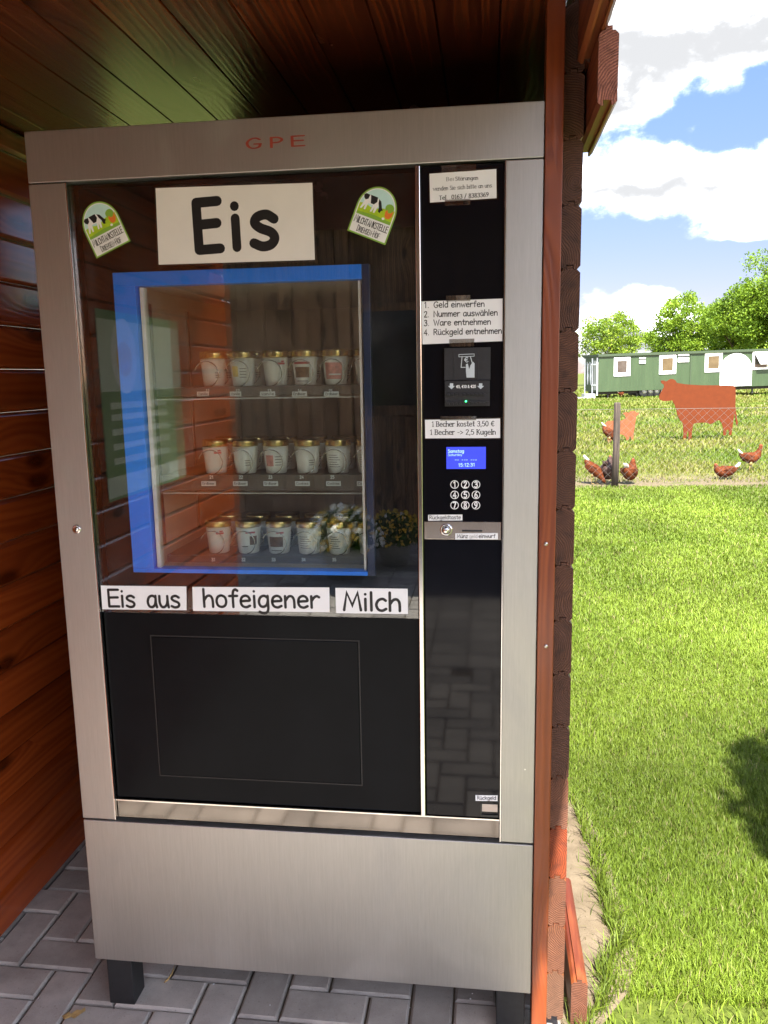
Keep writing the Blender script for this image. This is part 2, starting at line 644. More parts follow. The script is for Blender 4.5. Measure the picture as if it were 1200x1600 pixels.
plain('pot_grey', (0.25, 0.24, 0.22), 0.8)
plain('poster_green', (0.16, 0.27, 0.09), 0.5)
plain('poster_pale', (0.55, 0.62, 0.50), 0.5)
plain('screw_metal', (0.55, 0.52, 0.48), 0.3, metal=1.0)
glass('pane_clear', 0.045, (0.97, 0.985, 0.97), 0.015)
glass('inner_clear', 0.07, (0.93, 0.96, 0.94), 0.02)
glass('film', 0.10, (0.75, 0.75, 0.75), 0.05)
glass('tape', 0.14, (0.80, 0.80, 0.78), 0.25)

wood('wall_wood', (0.25, 0.042, 0.008), (0.37, 0.072, 0.013), 'y', 'z', 110, 0.16, 0.25, warm=(0.31, 0.057, 0.011), bump=0.10)
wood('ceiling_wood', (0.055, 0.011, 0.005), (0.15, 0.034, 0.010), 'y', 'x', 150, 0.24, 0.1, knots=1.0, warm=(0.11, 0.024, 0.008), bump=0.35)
wood('batten_wood', (0.15, 0.027, 0.007), (0.29, 0.066, 0.013), 'z', 'x', 170, 0.34, 0.25, warm=(0.20, 0.042, 0.010))
wood('outer_wood', (0.13, 0.028, 0.011), (0.27, 0.08, 0.025), 'y', 'z', 150, 0.5, 0.1, tinted=True)
wood('shed_wood', (0.20, 0.088, 0.042), (0.46, 0.235, 0.12), 'z', 'x', 140, 0.6, 0.0)
wood('fence_post_wood', (0.025, 0.018, 0.014), (0.085, 0.062, 0.046), 'z', 'x', 150, 0.9, 0.0, knots=0.3)
end_grain('end_wood', (0.060, 0.020, 0.010), (0.185, 0.073, 0.038))
end_grain('end_pink', (0.09, 0.028, 0.022), (0.40, 0.165, 0.125))


def lcd():
    m, t, b = new_mat('lcd_glow')
    b.inputs['Base Color'].default_value = (0.02, 0.03, 0.2, 1)
    b.inputs['Emission Color'].default_value = (0.04, 0.055, 0.62, 1)
    b.inputs['Emission Strength'].default_value = 0.14
    b.inputs['Roughness'].default_value = 0.15
    M['lcd_glow'] = m
    m, t, b = new_mat('lcd_text')
    b.inputs['Base Color'].default_value = (0.1, 0.2, 0.4, 1)
    b.inputs['Emission Color'].default_value = (0.30, 0.48, 0.95, 1)
    b.inputs['Emission Strength'].default_value = 0.2
    M['lcd_text'] = m
    m, t, b = new_mat('led_green')
    b.inputs['Base Color'].default_value = (0.02, 0.3, 0.08, 1)
    b.inputs['Emission Color'].default_value = (0.05, 1.0, 0.25, 1)
    b.inputs['Emission Strength'].default_value = 0.5
    M['led_green'] = m


lcd()


def paver_mat():
    m, t, b = new_mat('paver')
    geo = t.node('ShaderNodeNewGeometry')
    rnd = geo.outputs['Random Per Island']
    co = t.node('ShaderNodeTexCoord').outputs['Object']
    n = t.noise(co, 9.0, 5, 0.6)
    stain = t.noise(co, 3.1, 5, 0.65)
    fine = t.noise(co, 520.0, 3, 0.7)
    sp = t.noise(co, 160.0, 2, 0.5)
    col = t.ramp(n, (0.3, (0.275, 0.245, 0.21)), (0.7, (0.44, 0.40, 0.345)))
    col = t.mix(t.math('MULTIPLY', t.smooth(fine, 0.52, 0.75), 0.5), col, (0.52, 0.50, 0.47))
    col = t.mix(t.math('MULTIPLY', t.smooth(sp, 0.62, 0.8), 0.6), col, (0.13, 0.12, 0.11))
    col = t.mix(t.math('MULTIPLY', t.smooth(stain, 0.50, 0.72), 0.45), col, (0.15, 0.135, 0.11))
    var = t.math('ADD', 0.72, t.math('MULTIPLY', rnd, 0.54))
    t.put(b.inputs['Base Color'], t.vmath('SCALE', col, scale=var))
    t.put(b.inputs['Roughness'], t.math('ADD', 0.55, t.math('MULTIPLY', n, 0.25)))
    t.put(b.inputs['Normal'], t.bump(fine, 0.35, 0.0015))
    M['paver'] = m


paver_mat()


def ground_mat():
    m, t, b = new_mat('ground')
    co = t.node('ShaderNodeTexCoord').outputs['Object']
    x, y, z = t.xyz(co)
    big = t.noise(co, 0.55, 4, 0.6)
    mid = t.noise(co, 3.0, 5, 0.65)
    fine = t.noise(co, 40.0, 4, 0.65)
    yy = t.math('ADD', y, t.math('MULTIPLY', t.math('SUBTRACT', mid, 0.5), 1.6))
    lawn = t.ramp(fine, (0.3, (0.04, 0.06, 0.009)), (0.7, (0.10, 0.125, 0.022)))
    past = t.ramp(fine, (0.3, (0.05, 0.07, 0.010)), (0.7, (0.12, 0.14, 0.027)))
    straw = t.ramp(fine, (0.3, (0.12, 0.105, 0.042)), (0.7, (0.20, 0.175, 0.07)))
    past = t.mix(t.smooth(mid, 0.46, 0.66), past, straw)
    lush = t.mix(t.smooth(big, 0.50, 0.66), past, (0.045, 0.085, 0.010))
    soil = t.ramp(fine, (0.3, (0.10, 0.078, 0.045)), (0.7, (0.19, 0.155, 0.098)))
    strip = t.math('MULTIPLY', t.smooth(yy, 9.0, 9.25), t.smooth(yy, 10.7, 10.0))
    strip = t.math('MULTIPLY', strip, t.smooth(t.math('ADD', mid, t.math('MULTIPLY', fine, 0.3)), 0.42, 0.6))
    far = t.smooth(yy, 8.9, 9.3)
    col = t.mix(far, lawn, lush)
    col = t.mix(strip, col, soil)
    t.put(b.inputs['Base Color'], col)
    b.inputs['Roughness'].default_value = 0.95
    b.inputs['Specular IOR Level'].default_value = 0.1
    t.put(b.inputs['Normal'], t.bump(fine, 0.5, 0.02))
    M['ground'] = m
    m, t, b = new_mat('sand')
    co = t.node('ShaderNodeTexCoord').outputs['Object']
    n = t.noise(co, 12.0, 6, 0.65)
    fine = t.noise(co, 240.0, 4, 0.7)
    col = t.ramp(n, (0.3, (0.095, 0.070, 0.041)), (0.7, (0.165, 0.128, 0.083)))
    col = t.mix(t.math('MULTIPLY', t.smooth(fine, 0.5, 0.8), 0.5), col, (0.08, 0.055, 0.032))
    t.put(b.inputs['Base Color'], col)
    b.inputs['Roughness'].default_value = 0.95
    t.put(b.inputs['Normal'], t.bump(fine, 0.6, 0.004))
    M['sand'] = m


ground_mat()


def leafy(name, trans=0.35, layer='tint'):
    """leaves and blades carry their own colour per blade"""
    m, t, b = new_mat(name)
    out = [n for n in t.n if n.type == 'OUTPUT_MATERIAL'][0]
    at = t.node('ShaderNodeVertexColor', layer_name=layer)
    t.put(b.inputs['Base Color'], at.outputs[0])
    b.inputs['Roughness'].default_value = 0.55
    b.inputs['Specular IOR Level'].default_value = 0.25
    tl = t.node('ShaderNodeBsdfTranslucent')
    t.put(tl.inputs[0], t.vmath('MULTIPLY', at.outputs[0], (1.25, 1.15, 0.6)))
    mx = t.node('ShaderNodeMixShader')
    mx.inputs[0].default_value = trans
    t.l.new(b.outputs[0], mx.inputs[1])
    t.l.new(tl.outputs[0], mx.inputs[2])
    t.l.new(mx.outputs[0], out.inputs[0])
    M[name] = m


leafy('grass_blade', 0.35)
leafy('tree_leaf', 0.35)


def wagon_green():
    m, t, b = new_mat('wagon_green')
    co = t.node('ShaderNodeTexCoord').outputs['Object']
    x, y, z = t.xyz(co)
    n = t.noise(t.vmath('MULTIPLY', co, (3.0, 3.0, 0.6)), 1.0, 4, 0.6)
    col = t.ramp(n, (0.3, (0.021, 0.042, 0.013)), (0.7, (0.031, 0.056, 0.019)))
    saw = t.math('FRACT', t.math('MULTIPLY', x, 6.0))
    g = t.smooth(t.math('ABSOLUTE', t.math('SUBTRACT', saw, 0.5)), 0.05, 0.0)
    col = t.mix(t.math('MULTIPLY', g, 0.5), col, (0.04, 0.09, 0.035))
    t.put(b.inputs['Base Color'], col)
    b.inputs['Roughness'].default_value = 0.55
    t.put(b.inputs['Normal'], t.bump(t.math('SUBTRACT', 1.0, g), 0.6, 0.01))
    M['wagon_green'] = m


wagon_green()

# ------------------------------------------------------------------ lettering: one-line skeleton letters, stroked with a round or flat nib
# baseline 0, small letters 10 high, capitals 15 high; '~' marks a curve
_G = {
    'A': (11, '0.6,0 5.5,15 10.4,0|2.4,5 8.6,5'), 'B': (9.6, '1,15 1,0|~1,15 5.5,14.8 7.8,11.8 5.5,8.2 1,7.8|~1,7.8 6,7.6 8.8,4 6,0.2 1,0'),
    'C': (10, '~9.2,12.4 7,14.8 4,14.4 1.4,11 0.9,7 2,2.4 5,0 9,2'), 'D': (10.5, '1,15 1,0|~1,15 5.5,14.2 9.4,9.5 8.8,4.5 5,0.6 1,0'),
    'E': (10, '1,15 1.1,0|1,15 9.4,15.2|1.1,8 8.8,8.3|1.1,0 9.6,0.2'), 'F': (9.2, '1,15 1,0|1,15 8.8,15.2|1,8 8,8.2'),
    'G': (12, '~10.5,12.8 8,15 4.5,14.3 1.6,10.6 1,6.2 3,1.2 6.5,-0.1 10,1.8 11,6.2|6.6,6.3 11.3,6.3'),
    'H': (11, '1,15 1,0|10,15 10,0|1,7.8 10,7.8'), 'I': (3, '1.5,15 1.5,0'), 'K': (9.6, '1,15 1,0|8.6,15 1.2,6.6|3.4,8.8 9.2,0'),
    'L': (8.6, '1,15 1,0|1,0 8.4,0.1'), 'M': (13.6, '0.8,0 3,15 6.8,4 10.8,15 12.9,0'), 'N': (11, '1,0 1,15 10,0 10,15'),
    'O': (12, '~6,15 2,12.6 0.9,7.5 2.2,2 6,-0.1 9.8,2 11,7.5 9.8,12.6 6,15'), 'P': (9.4, '1,15 1,0|~1,15 6,14.7 8.4,11.2 6,7.6 1,7'),
    'R': (9.8, '1,15 1,0|~1,15 6,14.6 8.5,11.5 6,8.4 1,7.4|4.2,7.7 9.2,0'), 'S': (9, '~8,13 5.5,15 2.2,14 1.2,11.4 3,8.8 6.6,6.8 8.2,4 6.8,0.8 3.6,-0.1 0.8,1.6'),
    'T': (10.4, '0.5,15 9.9,15|5.2,15 5.2,0'), 'V': (10, '0.6,15 5,0 9.4,15'), 'W': (14.6, '0.5,15 4,0 7.3,12 10.6,0 14.1,15'),
    'a': (9.2, '~7.8,8.6 5.2,10 2.2,8.6 0.9,4.6 2,0.9 4.5,0 6.9,2 7.9,6|7.9,9.9 7.9,3.6 8.7,0'),
    'b': (9, '1,15.5 1,0|~1,6.4 3,9.4 5.6,9.9 7.8,7.6 7.9,3 5.6,0.2 3,0.3 1,2.4'), 'c': (8.4, '~7.6,8.6 5.5,10 2.5,8.8 0.9,5 2.2,1 5,-0.1 7.8,1.4'),
    'd': (9.2, '~7.9,7.4 5.6,9.8 2.6,9 0.9,5 2.2,0.9 4.8,0 7.9,3|8,15.5 8,0'), 'e': (9, '~1.1,5.1 4.5,5.4 8,5.9 7.2,8.8 4.8,10 2,8.6 0.9,4.8 2,1.2 5,-0.1 8,1.2'),
    'f': (7.4, '~7.2,14.3 5.6,15.4 3.9,13.7 3.4,9 3.4,0|0.6,9.6 6.8,9.8'), 'g': (9.2, '~7.8,8.2 5.2,10 2.2,8.6 0.9,4.8 2,1.2 4.5,0.4 6.9,2.2 7.9,5.4|~7.9,9.9 8,3 7.9,-2 6.4,-4.8 3.6,-5.2 1.2,-4'),
    'h': (9, '1,15.5 1,0|~1,5.5 3.5,9.2 6,9.7 7.6,7.5 8,4 8,0'), 'i': (3, '1.5,9.8 1.5,0|1.5,13.8 1.5,13.9'), 'k': (8.6, '1,15.5 1,0|7.5,9.8 1.2,4.4|3.2,6 8.2,0'),
    'l': (3, '1.5,15.5 1.5,0'), 'm': (12.4, '1,9.8 1,0|~1,5.8 3,9.3 5.2,9.4 6.2,7 6.2,0|~6.2,5.8 8.2,9.3 10.2,9.4 11.4,7 11.4,0'),
    'n': (9, '1,9.8 1,0|~1,5.5 3.5,9.2 6,9.7 7.6,7.5 8,4 8,0'), 'o': (9.4, '~4.7,10 1.9,8.6 0.9,5 1.9,1.3 4.7,0 7.5,1.3 8.5,5 7.5,8.6 4.7,10'),
    'p': (9, '1,9.8 1,-5|~1,6.4 3,9.4 5.6,9.9 7.8,7.6 7.9,3 5.6,0.2 3,0.3 1,2.4'),
    'r': (7.4, '1,9.8 1,0|~1,5.5 3.2,8.8 5.4,9.9 7,9'), 's': (8.4, '~7.4,8.6 5,10 2.2,9.3 1.3,7.5 3,5.8 6.3,4.4 7.5,2.5 6.3,0.5 3.6,-0.1 0.9,1'),
    't': (7, '3.4,14 3.4,2 ~|~3.4,3 4.2,0.4 6.4,0.5|0.6,9.8 6.6,9.8'), 'u': (9.2, '~1,9.8 1,4 2.5,0.5 4.8,0.2 7,2.4 7.9,6|7.9,9.8 8,3.6 8.6,0'),
    'w': (11.4, '0.5,9.8 3.2,0 5.8,8 8.5,0 11,9.8'), 'y': (8.6, '0.6,9.8 4.4,0.5|8,9.8 3,-5'), 'z': (8, '0.8,9.8 7.2,9.8 0.8,0 7.4,0'),
    '0': (9.6, '~4.8,15 1.9,12.6 1,7.5 1.9,2.4 4.8,0 7.7,2.4 8.6,7.5 7.7,12.6 4.8,15'), '1': (7, '1.6,12.2 4.2,15 4.2,0'),
    '2': (9, '~1.2,12 3,14.7 6,14.8 7.8,12 6,7.6 1,0|1,0 8.4,0'), '3': (9, '~1.2,13 4,15 7.3,13.6 6.8,9.4 3.6,8|~3.6,8 7.2,7.2 8.2,3.4 5.6,0.1 2.4,0.2 0.8,2'),
    '4': (9.4, '6.6,0 6.6,15 0.8,4.6 8.8,4.6'), '5': (9, '7.6,15 2.2,15 1.6,8.4|~1.6,8.4 5,9.4 7.9,7 7.6,2.6 4.6,0 1,1.6'),
    '6': (9, '~6.8,14.8 3.2,11.6 1.1,6 2,1.4 4.8,0 7.6,2 7.8,5.6 5.2,8.2 1.6,5.6'), '7': (8.8, '0.8,15 8,15 3.2,0'),
    '8': (9, '~4.5,15 2,13.6 2.2,10.2 4.5,8 7.4,5.4 7.4,1.6 4.5,0 1.6,1.6 1.6,5.4 4.5,8 6.8,10.2 7,13.6 4.5,15'),
    '9': (9, '~2.2,0.2 5.8,3.4 7.9,9 7,13.6 4.2,15 1.4,13 1.2,9.4 3.8,6.8 7.4,9.4'),
    '.': (4, '2,0.5 2,0.6'), ',': (4, '2.2,1 1.4,-2.4'), '-': (6.4, '0.9,6 5.5,6'), '/': (7, '0.6,-1 6.4,16'), '>': (9, '1,10.5 8,6 1,1.5'),
    ':': (4, '2,1 2,1.1|2,8.4 2,8.5'), '&': (11, '~10,0 6,4.6 2.6,10.6 3.4,14.4 6.4,14.2 6.6,11 2,6.4 1,3 3.6,0 7.4,1.4 9.6,6.4'),
    '€': (11, '~9.8,13 7.4,15 4.4,13.6 2.6,9.6 2.6,5.4 4.4,1.4 7.4,0 9.8,2|0.6,9 8,9|0.6,6 7.4,6'), ' ': (5.2, ''),
}
for a_, b_ in (('ä', 'a'), ('ö', 'o'), ('ü', 'u')):
    _G[a_] = (_G[b_][0], _G[b_][1] + '|2.8,13.6 2.8,13.7|6.4,13.6 6.4,13.7')


def _curve(pts, n=6):
    P = [np.array(p) for p in pts]
    P = [2 * P[0] - P[1]] + P + [2 * P[-1] - P[-2]] if np.linalg.norm(P[0] - P[-1]) > 1e-6 else [P[-2]] + P + [P[1]]
    out = []
    for i in range(1, len(P) - 2):
        for k in range(n):
            t = k / n
            a, b, c, d = P[i - 1:i + 3]
            out.append(0.5 * (2 * b + (c - a) * t + (2 * a - 5 * b + 4 * c - d) * t * t + (3 * b - a - 3 * c + d) * t ** 3))
    out.append(P[-2])
    return out


def _strokes(ch, serif):
    w, s = _G.get(ch, _G['-'])
    res = []
    for part in s.split('|'):
        part = part.replace(' ~', '').strip()
        if not part:
            continue
        cur = part.startswith('~')
        pts = [tuple(map(float, q.split(','))) for q in part.lstrip('~').split()]
        res.append(_curve(pts) if cur else [np.array(p) for p in pts])
        if serif and not cur and ch.isalnum():
            for p in (pts[0], pts[-1]):
                q = pts[1] if p is pts[0] else pts[-2]
                if abs(p[0] - q[0]) < 0.45 * abs(p[1] - q[1]) and abs(p[1] - q[1]) > 5:
                    res.append([np.array((p[0] - 1.7, p[1])), np.array((p[0] + 1.7, p[1]))])
    return w, res


def _ribbon(pts, r, ky):
    """outline of a stroke: nib half width r across, r/ky high"""
    P = [np.array((p[0], p[1] * ky)) for p in pts]
    Q = [P[0]]
    for p in P[1:]:
        if np.linalg.norm(p - Q[-1]) > 1e-4:
            Q.append(p)
    if len(Q) == 1:
        Q.append(Q[0] + np.array((1e-3, 0)))
    L, Rr = [], []
    n = len(Q)
    for i in range(n):
        a = Q[i] - Q[i - 1] if i > 0 else Q[1] - Q[0]
        b = Q[i + 1] - Q[i] if i < n - 1 else Q[-1] - Q[-2]
        a = a / np.linalg.norm(a)
        b = b / np.linalg.norm(b)
        na, nb = np.array((-a[1], a[0])), np.array((-b[1], b[0]))
        mt = na + nb
        l = np.linalg.norm(mt)
        mt = na if l < 0.2 else mt / l
        k = min(2.0, 1.0 / max(0.35, float(mt @ na)))
        L.append(Q[i] + mt * r * k)
        Rr.append(Q[i] - mt * r * k)
    verts = []
    for a, b in zip(L, Rr):
        verts += [a, b]
    faces = [(2 * i, 2 * i + 1, 2 * i + 3, 2 * i + 2) for i in range(n - 1)]
    for end, d in ((0, Q[0] - Q[1]), (n - 1, Q[-1] - Q[-2])):
        ang = math.atan2(d[1], d[0])
        fan = [Q[end] + r * np.array((math.cos(ang + t), math.sin(ang + t))) for t in np.linspace(-math.pi / 2, math.pi / 2, 7)]
        o = len(verts)
        verts += fan
        faces.append(tuple(range(o, o + 7)))
    return [(p[0], p[1] / ky) for p in verts], faces


def letters(mb, text, p0, p1, cap, weight=1.1, nib=1.0, serif=False, mat=0, Y=0.0, track=1.2, ky=1.0, caps_small=False, up=None, lift=0.00002):
    """writes text on the plane y = Y, baseline from p0 to p1 (x, z), capitals cap metres high, fitted to the width"""
    x = 0.0
    items = []
    for i, ch in enumerate(text):
        sc = 1.0
        c = ch
        if caps_small and ch.islower():
            c, sc = ch.upper(), 0.82
        w, st = _strokes(c, serif)
        items.append((x, st, sc))
        x += w * sc + track
    total = max(x - track, 1e-3)
    p0, p1 = np.array(p0, float), np.array(p1, float)
    ex = (p1 - p0)
    sx = np.linalg.norm(ex) / total
    ex = ex / np.linalg.norm(ex)
    ez = np.array((-ex[1], ex[0]))
    sz = cap / 15.0
    k = 0
    ratio = sx / sz
    for ox, st, sc in items:
        for pts in st:
            pts2 = [np.array(((ox + p[0] * sc) * ratio, p[1] * sc)) for p in pts]
            vs, fs = _ribbon(pts2, weight, nib)
            out = []
            for v in vs:
                q = p0 + ex * v[0] * sz + ez * v[1] * sz
                out.append((q[0], Y - lift * (k % 9), q[1]))
            # face towards -y
            mb.add(out, [tuple(reversed(f)) if _area(out, f) < 0 else f for f in fs], mat)
            k += 1


def _area(vs, f):
    s = 0
    for i in range(len(f)):
        a, b = vs[f[i]], vs[f[(i + 1) % len(f)]]
        s += a[0] * b[2] - b[0] * a[2]
    return s


def pxl(px, py, Y=0.0):
    q = on_y(px, py, Y)
    return (q[0], q[2])


def pxh(px, py, h, Y=0.0):
    return abs(on_y(px, py - h, Y)[2] - on_y(px, py, Y)[2])


def disc(mb, cx, cz, r, Y, mat=0, n=28, hole=0.0):
    if hole:
        vs = []
        for k in range(n):
            a = 2 * math.pi * k / n
            vs += [(cx + r * math.cos(a), Y, cz + r * math.sin(a)), (cx + hole * math.cos(a), Y, cz + hole * math.sin(a))]
        mb.add(vs, [(2 * k, 2 * ((k + 1) % n), 2 * ((k + 1) % n) + 1, 2 * k + 1) for k in range(n)], mat)
    else:
        mb.add([(cx + r * math.cos(2 * math.pi * k / n), Y, cz + r * math.sin(2 * math.pi * k / n)) for k in range(n)], [tuple(range(n))], mat)


def poly(mb, pts, Y, mat=0):
    vs = [(p[0], Y, p[1]) for p in pts]
    f = tuple(range(len(pts)))
    mb.add(vs, [f if _area(vs, f) > 0 else tuple(reversed(f))], mat)


# ------------------------------------------------------------------ ground, paving, sand
def make_ground():
    mb = MB()
    xs = [-1500, -300, -60, -12, -2.5, 1.08, 4, 9, 20, 60, 300, 1500]
    ys = [-1500, -300, -60, -12, -6.2, -2.3, 1.3, 4, 9, 20, 60, 300, 1500]
    mb.add([(x, y, -0.03) for y in ys for x in xs],
           [(j * len(xs) + i, j * len(xs) + i + 1, (j + 1) * len(xs) + i + 1, (j + 1) * len(xs) + i) for j in range(len(ys) - 1) for i in range(len(xs) - 1)])
    tag(mb.build('lawn_ground', M['ground']), kind='structure')
    # herringbone of grey concrete blocks, 0.2 x 0.1
    mb = MB()
    rnd = random.Random(5)
    u = 0.1
    g = 0.0025
    x_lo, x_hi, y_lo, y_hi = -0.62, 1.075, -2.35, 1.35

    def block(x0, x1, y0, y1):
        if x0 < x_lo or x1 > x_hi + 0.06 or y0 < y_lo or y1 > y_hi:
            return
        x1 = min(x1, x_hi)
        if x1 - x0 < 0.04:
            return
        dz = rnd.uniform(-0.0015, 0.0015)
        mb.chamfer_box(x0 + g, x1 - g, y0 + g, y1 - g, -0.05, dz, 0.0055)

    ox, oy = 0.028, 0.012
    for i in range(-60, 60):
        for j in range(-60, 60):
            k = (i - j) % 4
            x, y = ox + i * u, oy + j * u
            if k == 0:
                block(x, x + 2 * u, y, y + u)
            elif k == 2:
                block(x, x + u, y - u, y + u) if False else None
            if (i - j) % 4 == 3:
                block(x, x + u, y, y + 2 * u)
    for y in np.arange(-6.1, -2.4, 0.2):          # the yard further out, coarser slabs
        for k, x in enumerate(np.arange(-3.4, 2.6, 0.2)):
            mb.chamfer_box(x + g, x + 0.2 - g, y + g, y + 0.2 - g, -0.05, rnd.uniform(-0.0015, 0.0015), 0.005)
    tag(mb.build('paving', M['paver']), kind='structure')
    mb = MB()
    mb.box(-3.5, 1.078, -6.2, 1.4, -0.2, -0.012)
    tag(mb.build('paving_bed', M['sand']), kind='structure')
    # bare sand along the wall
    mb = MB()
    rim = [(1.05, -0.9), (1.11, -0.9), (1.13, 0.0), (1.17, 0.1), (1.24, 0.2), (1.29, 0.34), (1.285, 0.5), (1.275, 0.7), (1.26, 0.9), (1.235, 1.07), (1.18, 1.2), (1.12, 1.32), (1.05, 1.36)]
    n = len(rim)
    mb.add([(p[0], p[1], -0.016) for p in rim], [tuple(range(n))])
    tag(mb.build('sand_path', M['sand']), kind='structure')


make_ground()


# ------------------------------------------------------------------ shelter
PITCH = 0.1145
WX0, WX1 = 1.034, 1.0725                          # right wall
Z0 = 0.046
Z_CEIL = 2.13


def plank_poly(x0, x1, z0, h=PITCH):
    """profile of one log-cabin plank: rounded edges, tongue on top, groove below"""
    c = 0.006
    m_ = (x0 + x1) / 2
    tw = 0.0055
    th = 0.008
    gp = 0.0008
    z1 = z0 + h - gp
    return [(x0 + c, z0), (m_ - tw - 0.001, z0), (m_ - tw - 0.001, z0 + th), (m_ + tw + 0.001, z0 + th), (m_ + tw + 0.001, z0), (x1 - c, z0),
            (x1, z0 + c), (x1, z1 - c), (x1 - c, z1), (m_ + tw, z1), (m_ + tw, z1 + th - 0.001), (m_ - tw, z1 + th - 0.001), (m_ - tw, z1), (x0 + c, z1), (x0, z1 - c), (x0, z0 + c)]


def add_plank(mb, x0, x1, z0, y0, y1, tint, pith, end=1):
    n0 = len(mb.f)
    pl = plank_poly(x0, x1, z0)
    fi = mb.prism(pl, y0, y1, 0, end)
    for f in range(n0, len(mb.f)):
        mb.tint[f] = tint
    for ff in (fi, fi + 1):
        mb.uv[ff] = [(mb.v[i][0] - pith[0], mb.v[i][2] - pith[1]) for i in mb.f[ff]]


def make_shelter():
    sh = thing('wooden_shelter', 'red-brown varnished plank shelter that houses the vending machine', 'shelter', (-0.37, 0.6, 0.0))
    rnd = random.Random(11)
    # left wall, boards lying, grooves between them
    mb = MB()
    z = 0.004
    for i in range(19):
        z1 = min(z + PITCH - 0.0012, Z_CEIL)
        if z1 - z < 0.03:
            break
        c = 0.0095
        mb.prism([(-0.37 - 0.036, z), (-0.37 - c, z), (-0.37, z + c), (-0.37, z1 - c), (-0.37 - c, z1), (-0.37 - 0.036, z1)], -2.3, 1.18)
        z += PITCH
    mb.build('side_wall', M['wall_wood'], sh)
    # right wall with its end grain
    mb = MB()
    tints = {}
    for i in range(18):
        z = Z0 + i * PITCH
        t_ = rnd.uniform(0.86, 1.1) * (0.68 if i > 4 else 1.0)  # upper plank ends tinted darker, their shade put into the colour
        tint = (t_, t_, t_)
        if i == 3:
            tint = (1.35, 0.62, 0.20)               # the freshly oiled plank
        if i in (0, 1, 2):
            tint = (0.85, 0.78, 0.66)
        if i == 0:
            tint = (0.85, 1.0, 1.0)
        pith = ((WX0 + WX1) / 2 + rnd.choice((-1, 1)) * rnd.uniform(0.005, 0.07), z + PITCH * 0.5 + rnd.uniform(-0.10, 0.10))
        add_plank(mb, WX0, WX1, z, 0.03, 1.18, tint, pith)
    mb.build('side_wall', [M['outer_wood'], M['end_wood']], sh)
    # back wall, with an unseen high gap beside the machine, opened to light the ceiling
    mb = MB()
    for i in range(19):
        z = 0.004 + i * PITCH
        z1 = min(z + PITCH - 0.0012, Z_CEIL)
        if z1 - z < 0.03:
            break
        if 1.76 < z + 0.05 < 2.03:
            mb.box(0.06, WX1 - 0.04, 1.181, 1.215, z, z1)
        else:
            mb.box(-0.37, WX1 - 0.04, 1.181, 1.215, z, z1)
    mb.build('back_wall', M['wall_wood'], sh)
    # ceiling boards, front to back
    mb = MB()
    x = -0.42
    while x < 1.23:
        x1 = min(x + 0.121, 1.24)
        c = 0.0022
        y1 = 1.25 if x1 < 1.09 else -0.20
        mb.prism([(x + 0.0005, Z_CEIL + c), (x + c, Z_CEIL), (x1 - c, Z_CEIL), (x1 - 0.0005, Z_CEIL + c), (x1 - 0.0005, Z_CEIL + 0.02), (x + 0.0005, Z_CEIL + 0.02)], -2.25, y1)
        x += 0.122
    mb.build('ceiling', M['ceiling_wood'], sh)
    mb = MB()
    mb.box(-0.5, 1.085, -2.27, 1.3, Z_CEIL + 0.024, Z_CEIL + 0.05)
    mb.box(1.0855, 1.272, -2.27, -0.2, Z_CEIL + 0.024, Z_CEIL + 0.05)
    mb.build('roof', M['wagon_dark'], sh)
    # upright batten beside the machine
    mb = MB()
    mb.box(1.0015, 1.0335, -0.004, 0.05, 0.012, Z_CEIL - 0.002)
    bt = mb.build('batten', M['batten_wood'], sh, bevel=0.0015)
    for px, py in ((853, 1010), (853, 850)):
        q = on_y(px, py, -0.005)
        s = MB()
        s.lathe([(0.0, -0.0012), (0.0025, -0.0012), (0.0042, 0.0), (0.0042, 0.002)], 14, centre=(q[0], -0.005, q[2]), axis='y')
        s.build('screw', M['screw_metal'], bt)
    # boards that step out over the side wall
    mb = MB()
    add_plank(mb, 1.0775, 1.1095, 1.889, -0.12, 0.20, (1.25, 1.2, 1.15), (1.13, 1.90), end=1)
    mb.build('eave_board', [M['outer_wood'], M['end_pink']], sh)
    mb = MB()
    add_plank(mb, 1.0585, 1.0915, 2.0045, -1.3, 0.027, (1.1, 1.1, 1.0), (1.10, 2.05), end=1)
    mb.build('eave_board', [M['outer_wood'], M['end_pink']], sh)
    mb = MB()
    add_plank(mb, 1.0735, 1.1060, 2.006, 0.0285, 1.2, (1.0, 1.0, 1.0), (1.10, 2.3), end=1)
    mb.build('eave_board', [M['outer_wood'], M['end_wood']], sh)
    # a short board standing on edge on the sand
    mb = MB()
    add_plank(mb, 1.094, 1.130, -0.008, 0.075, 0.46, (0.85, 0.75, 0.66), (1.10, 0.03), end=1)
    lb = mb.build('loose_board', [M['outer_wood'], M['end_wood']])
    tag(lb, 'short red-brown plank standing on edge on the sand outside the shelter', 'board')


make_shelter()


